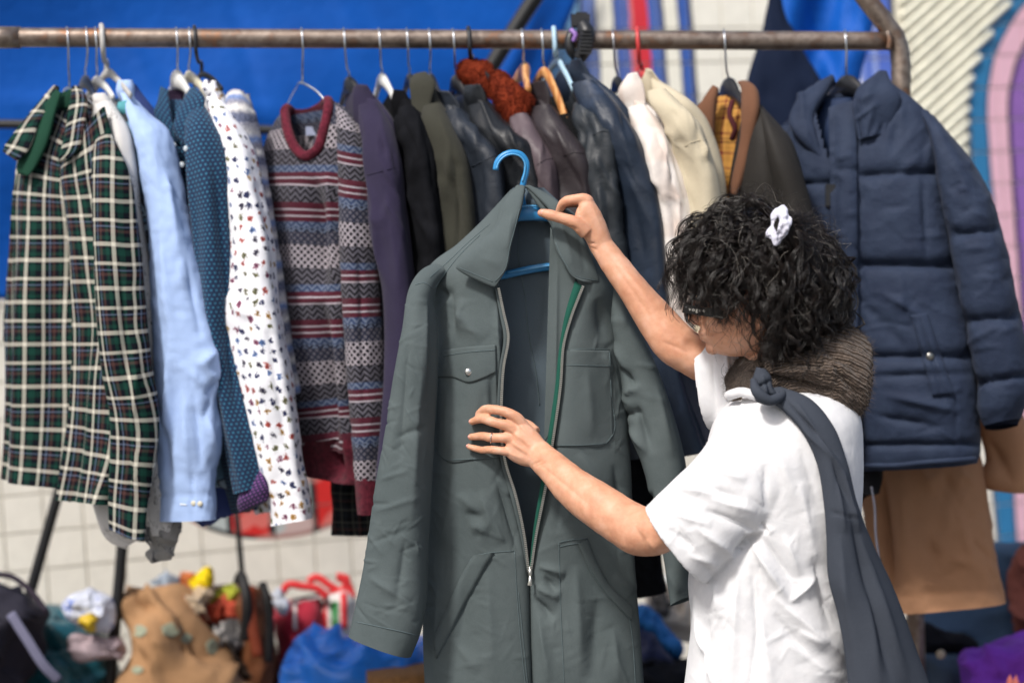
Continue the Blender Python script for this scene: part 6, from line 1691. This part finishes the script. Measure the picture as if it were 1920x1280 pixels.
# knitted neck scarf
kn = NT('brown_knit')
u, v = kn.uv()
ribs = kn.m('SINE', kn.m('MULTIPLY', u, 1150.0))
nz = kn.noise(260, 3)
kn.bump(kn.m('ADD', kn.m('MULTIPLY', ribs, .6), nz), .8, .004)
knit = kn.out(kn.ramp(kn.m('ADD', kn.m('MULTIPLY', nz, .7), kn.m('MULTIPLY', ribs, .08)), [(.22, lin('#4a3f36')), (.5, lin('#72645a')), (.66, lin('#8e8074'))], 'LINEAR'), .98, .1, .1)
scf = thing('neck_scarf', 'brown ribbed knitted scarf wrapped round the shopper neck', 'scarf', Vector(P(1500, 740, 3.2)))
rows = [(1386, 672, 1404, 716, .040, 3.22, 3.18), (1394, 664, 1426, 744, .060, 3.24, 3.165), (1430, 656, 1462, 752, .075, 3.25, 3.155), (1480, 650, 1510, 758, .080, 3.26, 3.15), (1530, 640, 1552, 772, .084, 3.26, 3.15), (1568, 634, 1582, 786, .080, 3.26, 3.16), (1598, 652, 1606, 785, .068, 3.25, 3.18), (1616, 690, 1618, 755, .04, 3.23, 3.20)]
so = tube('wrap', rows, knit, scf, nu=220, nv=110, cap=(True, True), folds=[(1390, 690, 1590, 742, 9, -.016), (1410, 700, 1600, 690, 12, .010), (1550, 670, 1618, 750, 8, -.012), (1450, 735, 1590, 770, 12, .008), (1530, 640, 1612, 700, 8, -.010), (1400, 715, 1470, 752, 7, -.010), (1480, 680, 1560, 690, 8, -.008)], wr=(.0030, 40, 3))
V0, F0 = GEO[so.name]
# real ribs along the wrap, then fuzz
me = so.data
n = len(me.vertices)
co = np.empty(n * 3); me.vertices.foreach_get('co', co); co = co.reshape(-1, 3)
no = np.empty(n * 3); me.vertex_normals.foreach_get('vector', no); no = no.reshape(-1, 3)
idx = np.arange(n) % 220
co += no * (.0012 * np.cos(idx * 2 * np.pi / 220 * 55))[:, None]
me.vertices.foreach_set('co', co.ravel())
rs = np.random.RandomState(5)
sel = rs.randint(0, 220 * 110, 5200)
p0 = (co + np.array(so.location))[sel]
nn = no[sel]
pth = np.stack([p0, p0 + nn * .003 + rs.randn(len(sel), 3) * .0012, p0 + nn * (.004 + .005 * rs.rand(len(sel), 1)) + rs.randn(len(sel), 3) * .003], 1)
V, Fs = strandgeo(pth, np.broadcast_to(np.array([.00028, .00022, .0001])[None], (len(sel), 3)))
o = mkfast('wool_fuzz', V, Fs, knit, scf); o['kind'] = 'stuff'

# sling: grey jacket knotted over the shoulder
sg_ = cloth('slate_sling_cloth', '#3d424b', .85, .0, .12, .25, 40)
sl_ = thing('knotted_sling', 'slate grey cloth knotted at the shopper shoulder and hanging down the back', 'sling bag', Vector(P(1560, 900, 3.1)))
body_ = tube('drape', [(1432, 738, 1470, 732, .012, 3.10, 3.11), (1470, 768, 1520, 752, .014, 3.08, 3.10), (1505, 806, 1562, 804, .016, 3.065, 3.085), (1536, 866, 1584, 870, .018, 3.055, 3.08), (1550, 940, 1602, 945, .020, 3.05, 3.08), (1557, 1010, 1628, 1015, .024, 3.05, 3.10), (1562, 1080, 1654, 1075, .030, 3.05, 3.12), (1582, 1150, 1682, 1150, .034, 3.05, 3.13), (1594, 1220, 1706, 1215, .036, 3.05, 3.13), (1600, 1300, 1736, 1290, .038, 3.05, 3.13), (1600, 1420, 1770, 1420, .04, 3.05, 3.13)], sg_, sl_, nu=110, nv=170,
             folds=[(1450, 745, 1560, 860, 5, .006), (1470, 745, 1575, 860, 4, -.007), (1490, 748, 1590, 900, 5, .006), (1560, 860, 1600, 960, 7, -.009), (1580, 880, 1612, 1000, 6, .008), (1595, 960, 1672, 1280, 9, -.014), (1610, 1000, 1700, 1280, 10, .012), (1575, 1000, 1600, 1280, 14, .008), (1570, 900, 1585, 1000, 6, .006), (1625, 1060, 1650, 1290, 14, .008), (1560, 960, 1604, 972, 2.5, -.003, 's')])
kn1 = tube('knot', [(1418, 688, 1436, 692, .008), (1411, 712, 1446, 706, .013), (1413, 738, 1452, 730, .017), (1420, 754, 1474, 742, .016), (1440, 760, 1484, 748, .008)], sg_, sl_, d=(3.095, 3.095), nu=60, nv=50, cap=(True, True), folds=[(1414, 728, 1450, 712, 5, -.008), (1430, 700, 1440, 760, 5, .007), (1424, 745, 1470, 735, 4, -.007), (1440, 715, 1448, 750, 4, -.006)])
cord('knot_turn', [P(1412, 712, 3.085), P(1420, 735, 3.066), P(1440, 750, 3.066), P(1462, 744, 3.08), P(1470, 735, 3.10)], [.005, .009, .0085, .008, .006], sg_, sl_, sides=14)

# sunglasses
sgm = plain('sunglass_black', '#0b0b0d', .25, .5, 0, .4)
sgl = thing('sunglasses', 'black sunglasses worn by the shopper under the curls', 'sunglasses', Vector(P(1300, 585, 3.215)))
ztm = 3.215 - .078
V, f = box(P(1318, 584, ztm), (.034, .002, .0072), (RT * math.cos(.16) - UPV * math.sin(.16), FW, UPV * math.cos(.16) + RT * math.sin(.16)))
arm = mk('temple', V, f, sgm, sgl, smooth=False)
V, f = box(P(1318, 584, 3.215 + .078), (.034, .002, .0072), (RT * math.cos(.16) - UPV * math.sin(.16), FW, UPV * math.cos(.16) + RT * math.sin(.16)))
mk('temple', V, f, sgm, sgl, smooth=False)
fr_ = []
for k in range(-1, 2, 2):
    c0 = 3.215 + k * .036
    lp = [P(1290 + 3 * math.cos(a), 586 + 17 * math.sin(a), c0 + .030 * math.cos(a)) for a in np.linspace(0, 2 * math.pi, 25)]
    cord('rim', lp, .0030, sgm, sgl, sides=8, capped=False)
    V, f = ball(P(1291, 586, c0), (.0015, .029, .0150), 18, 10); mk('lens', V, f, plain('lens_smoke_%d' % k, '#1a1416', .1, .5), sgl)
cord('end_piece', [P(1288, 576, 3.150), P(1285, 577, 3.143), P(1290, 578, ztm)], .005, sgm, sgl, sides=8)
cord('bridge', [P(1292, 580, 3.207), P(1290, 576, 3.215), P(1292, 580, 3.223)], .003, sgm, sgl, sides=8)
fc = bpy.data.curves.new('lettering', 'FONT')
fc.body = 'vogue'
fc.size = .0088
fc.extrude = .0002
fc.space_character = 1.35
fo = bpy.data.objects.new('lettering_tmp', fc)
COL.objects.link(fo)
dg = bpy.context.evaluated_depsgraph_get(); dg.update()
tm = bpy.data.meshes.new_from_object(fo.evaluated_get(dg))
bpy.data.objects.remove(fo)
tv = np.array([v.co for v in tm.vertices])
A_ = RT * math.cos(.10) - UPV * math.sin(.10)
B_ = UPV * math.cos(.10) + RT * math.sin(.10)
tw = P(1291, 582.5, ztm - .0026) + tv[:, :1] * A_ + tv[:, 1:2] * B_ - tv[:, 2:3] * FW
mk('lettering', tw, [tuple(p.vertices) for p in tm.polygons], plain('letter_grey', '#b8b4ac', .5), sgl, smooth=False)

# hair
hm = NT('black_hair')
hm_c = hm.ramp(hm.noise(120, 2), [(.3, lin('#100c0a')), (.6, lin('#211915')), (.8, lin('#3a2c24'))], 'LINEAR')
hair_m = hm.out(hm_c, .40, .5)
gm = plain('hair_glint', '#8a847c', .4, .5)  # pale strand colour: specular glints on the black curls, put in as colour
rs = np.random.RandomState(11)
ra, rb, rc = .099, .108, .082
def sph(s):
    return HC + s[..., 0:1] * ra * RT + s[..., 1:2] * rb * UPV + s[..., 2:3] * rc * FW
def nrm_(s):
    q = s[..., 0:1] / ra * RT + s[..., 1:2] / rb * UPV + s[..., 2:3] / rc * FW
    return q / np.linalg.norm(q, axis=-1)[..., None]
crown = np.array((.32, .86, -.42)); crown /= np.linalg.norm(crown)
grav = np.array((math.sin(ROLL), -1.0, 0))
STEP, NP = .0075, 24
def clump_paths(s0, h0, L, rad, turns, ph, sway):
    s = s0.copy()
    pts, ns, ts = [], [], []
    vel = None
    for k in range(NP):
        fr = k / (NP - 1)
        away = s - crown
        away -= s * (away @ s)
        away /= np.linalg.norm(away) + 1e-6
        gr = grav - s * (grav @ s)
        dirv = away * (1 - fr * .6) + gr * (.35 + fr * .8) + sway
        dirv -= s * (dirv @ s)
        dirv /= np.linalg.norm(dirv) + 1e-9
        h = h0 * min(1, .35 + fr * 2.2) + .006 * fr
        pts.append(sph(s) + nrm_(s) * h)
        ns.append(nrm_(s))
        s = s + dirv * (L / NP) / .105
        s /= np.linalg.norm(s)
    pts, ns = np.array(pts), np.array(ns)
    t = np.gradient(pts, axis=0); t /= np.linalg.norm(t, axis=1)[:, None] + 1e-9
    b = np.cross(t, ns)
    fr = np.linspace(0, 1, NP)
    phi = ph + 2 * np.pi * turns * fr
    rr_ = rad * np.clip(fr * 3, .15, 1) * (1 - .25 * fr)
    return pts + (ns * np.cos(phi)[:, None] + b * np.sin(phi)[:, None]) * rr_[:, None], ns, b
paths, rads, grey = [], [], []
NC = 0
while NC < 820:
    v = rs.randn(3); v /= np.linalg.norm(v)
    if v[1] < -.80 or (v[0] < -.45 and v[1] < .22) or (v[0] < -.1 and v[1] < -.25) or v[2] > .75:
        continue
    NC += 1
    lay = rs.rand()
    h0 = (.006 + .044 * lay ** .8) * (1.0 + .45 * float(fbm(v * 2.6, 2, 8)))
    L = rs.uniform(.08, .15)
    if v[0] < -.3: L = rs.uniform(.06, .11)
    if v[1] < -.3: L = rs.uniform(.05, .09)
    g, ns, b = clump_paths(v, h0, L, rs.uniform(.0045, .0115), L / rs.uniform(.032, .066) * rs.choice((-1, 1)), rs.rand() * 6.3, rs.randn(3) * .45)
    m = rs.randint(8, 15)
    for k in range(m):
        off = rs.randn(2) * .0016
        spread = np.linspace(.5, 1.9, NP)[:, None]
        jit = fbm(np.linspace(0, 4, NP)[:, None] * np.ones(3) + rs.rand(3) * 90, 2, 3)[:, None] * .0008
        q = g + (ns * off[0] + b * off[1]) * spread + ns * jit + b * np.roll(jit, 3, 0)
        paths.append(q); rads.append(np.linspace(.00055, .00022, NP) * rs.uniform(.7, 1.3)); grey.append(0)
for k in range(1500):           # frizz
    v = rs.randn(3); v /= np.linalg.norm(v)
    if v[1] < -.5 or (v[0] < -.5 and v[1] < .1) or v[2] > .6:
        continue
    g, ns, b = clump_paths(v, .03 + .026 * rs.rand(), rs.uniform(.03, .09), rs.uniform(.004, .016), rs.uniform(.5, 2.2) * rs.choice((-1, 1)), rs.rand() * 6.3, rs.randn(3) * .9)
    paths.append(g); rads.append(np.full(NP, .00026)); grey.append(1 if rs.rand() < .16 else 0)  # a few flyaways get the painted glint colour
paths, rads, grey = np.array(paths), np.array(rads), np.array(grey)
# ringlets hanging free at the nape and over the temple
ex = []
for k in range(420):
    v = rs.randn(3); v /= np.linalg.norm(v)
    if not (-.75 < v[1] < .25 and v[0] > -.15 and v[2] < .35):
        continue
    n0 = nrm_(v)
    c0 = sph(v) + n0 * rs.uniform(.016, .050)
    L = rs.uniform(.035, .085)
    fr = np.linspace(0, 1, NP)[:, None]
    dr0 = -UPV + n0 * rs.uniform(-.05, .35) + rs.randn(3) * .22
    g = c0 + dr0 * L * fr
    ph, tn_, w = rs.rand() * 6.3, L / rs.uniform(.026, .05) * rs.choice((-1, 1)), rs.uniform(.004, .010)
    hel = (RT * np.cos(ph + 6.28 * tn_ * fr) + FW * np.sin(ph + 6.28 * tn_ * fr)) * w * np.clip(fr * 3, .2, 1)
    for j in range(rs.randint(7, 13)):
        o_ = rs.randn(3) * .0013
        ex.append(g + hel + o_ * (.5 + 1.3 * fr))
for k in range(170):       # forelocks falling over the temple and the glasses
    v = np.array((rs.uniform(-1, -.25), rs.uniform(-.05, .75), rs.uniform(-.95, -.1))); v /= np.linalg.norm(v)
    n0 = nrm_(v)
    c0 = sph(v) + n0 * rs.uniform(.012, .040)
    yy = pix(c0[None])[1][0]
    L = min(rs.uniform(.025, .07), max(.012, (628 - yy) / 1110.0))
    fr = np.linspace(0, 1, NP)[:, None]
    g = c0 + (-UPV + n0 * rs.uniform(-.1, .3) + rs.randn(3) * .2) * L * fr
    ph, tn_, w = rs.rand() * 6.3, L / rs.uniform(.026, .045) * rs.choice((-1, 1)), rs.uniform(.004, .009)
    hel = (RT * np.cos(ph + 6.28 * tn_ * fr) + FW * np.sin(ph + 6.28 * tn_ * fr)) * w * np.clip(fr * 3, .2, 1)
    for j in range(rs.randint(6, 11)):
        ex.append(g + hel + rs.randn(3) * .0012 * (.5 + 1.3 * fr))
ex = np.array(ex)
paths = np.concatenate([paths, ex]); rads = np.concatenate([rads, np.tile(np.linspace(.0005, .0002, NP), (len(ex), 1))]); grey = np.concatenate([grey, np.zeros(len(ex))])
# pony tuft spilling from the scrunchie
pt = []
for k in range(640):
    a = rs.rand() * 6.3
    r0 = .011 * math.sqrt(rs.rand())
    c0 = P(1463, 422, 3.092) + RT * r0 * math.cos(a) + UPV * r0 * math.sin(a)
    out = RT * rs.uniform(.2, 1.1) + UPV * rs.uniform(-.7, .75) - FW * rs.uniform(-.2, .5)
    L = rs.uniform(.04, .085)
    fr = np.linspace(0, 1, NP)[:, None]
    q = c0 + out * L * fr - UPV * .035 * fr ** 2 + FW * .035 * fr ** 2
    ph = rs.rand() * 6.3
    w = rs.uniform(.004, .009) * fr
    tn_ = rs.uniform(.8, 1.8)
    q = q + UPV * w * np.sin(ph + tn_ * 6.28 * fr) + RT * w * np.cos(ph + tn_ * 6.28 * fr)
    pt.append(q)
paths = np.concatenate([paths, np.array(pt)]); rads = np.concatenate([rads, np.tile(np.linspace(.0005, .0002, NP), (len(pt), 1))]); grey = np.concatenate([grey, np.zeros(len(pt))])
# keep the cheek and chin clear, apart from a few curls
X, Y = pix(paths[:, -1])
X2, Y2 = pix(paths[:, NP // 2])
near = (paths[:, NP // 2] @ FW) < 3.23
bad = (((X < 1420) & (Y > 622) & (Y > 622 + (X - 1330) * .1)) | ((X2 < 1410) & (Y2 > 612))) & (rs.rand(len(X)) > .06)
bad |= (Y > 712) | ((X > 1545) & (Y > 660)) | (X > 1592)
bad |= (X < 1300) & (Y > 585) & (rs.rand(len(X)) > .1)
keep = ~bad
V, Fs = strandgeo(paths[keep & (grey == 0)], rads[keep & (grey == 0)])
hair = mkfast('hair', V, Fs, hair_m, person)
if (keep & (grey == 1)).any():
    V, Fs = strandgeo(paths[keep & (grey == 1)], rads[keep & (grey == 1)] * .9)
    o = mkfast('hair_glint', V, Fs, gm, hair)
# scalp mass under the curls
S_, fs_ = ball(HC, (ra + .017, rc + .016, rb + .018), 64, 48)
X, Y = pix(S_)
rel = (S_ - HC)
su_, sr_ = rel @ UPV / rb, rel @ RT / ra
rm = ((sr_ < -.35) & (su_ < -.15)) | ((sr_ < -.75) & (su_ < .30)) | (su_ < -.9) | ((sr_ < .05) & (su_ < -.45))
fs_ = [f for f in fs_ if not any(rm[i] for i in f)]
nn = rel / np.linalg.norm(rel, axis=1)[:, None]
S_ = S_ + nn * (.010 * fbm(S_ * 45, 3, 4))[:, None]
mk('hair_mass', S_, fs_, hair_m, hair)
# scrunchie
sc = thing('scrunchie', 'crumpled pale lilac satin scrunchie in the black curls', 'scrunchie', Vector(P(1460, 424, 3.1)))
ctr = P(1461, 423, 3.088)
A1 = UPV * .95 + RT * .15; A1 /= np.linalg.norm(A1)
A2 = RT * .55 - FW * .83; A2 /= np.linalg.norm(A2)
R1, R2 = .0215, .0165
nu, nv = 30, 110
V, fs = [], []
A3 = np.cross(A1, A2)
for j in range(nv):
    q = 2 * np.pi * j / nv
    rd = A1 * math.cos(q) * 1.15 + A2 * math.sin(q) * .62
    for i in range(nu):
        p = 2 * np.pi * i / nu
        w = 1.0
        V.append(ctr + rd * R1 + (rd / np.linalg.norm(rd) * math.cos(p) + A3 * math.sin(p)) * .0098 * w)
for j in range(nv):
    for i in range(nu):
        a, b, c, d_ = j * nu + i, ((j + 1) % nv) * nu + i, ((j + 1) % nv) * nu + (i + 1) % nu, j * nu + (i + 1) % nu
        fs.append((a, b, c, d_))
V = np.array(V)
rel_ = V - ctr
V = V + rel_ / np.linalg.norm(rel_, axis=1)[:, None] * (.012 * crumple(V * 46, 3) + .003 * fbm(V * 120, 2, 5))[:, None] - FW * (.006 * crumple(V * 60, 9))[:, None]
mk('band', V, fs, plain('lilac_satin', '#d2d2e0', .45, .5, 0, 0, .05), sc)
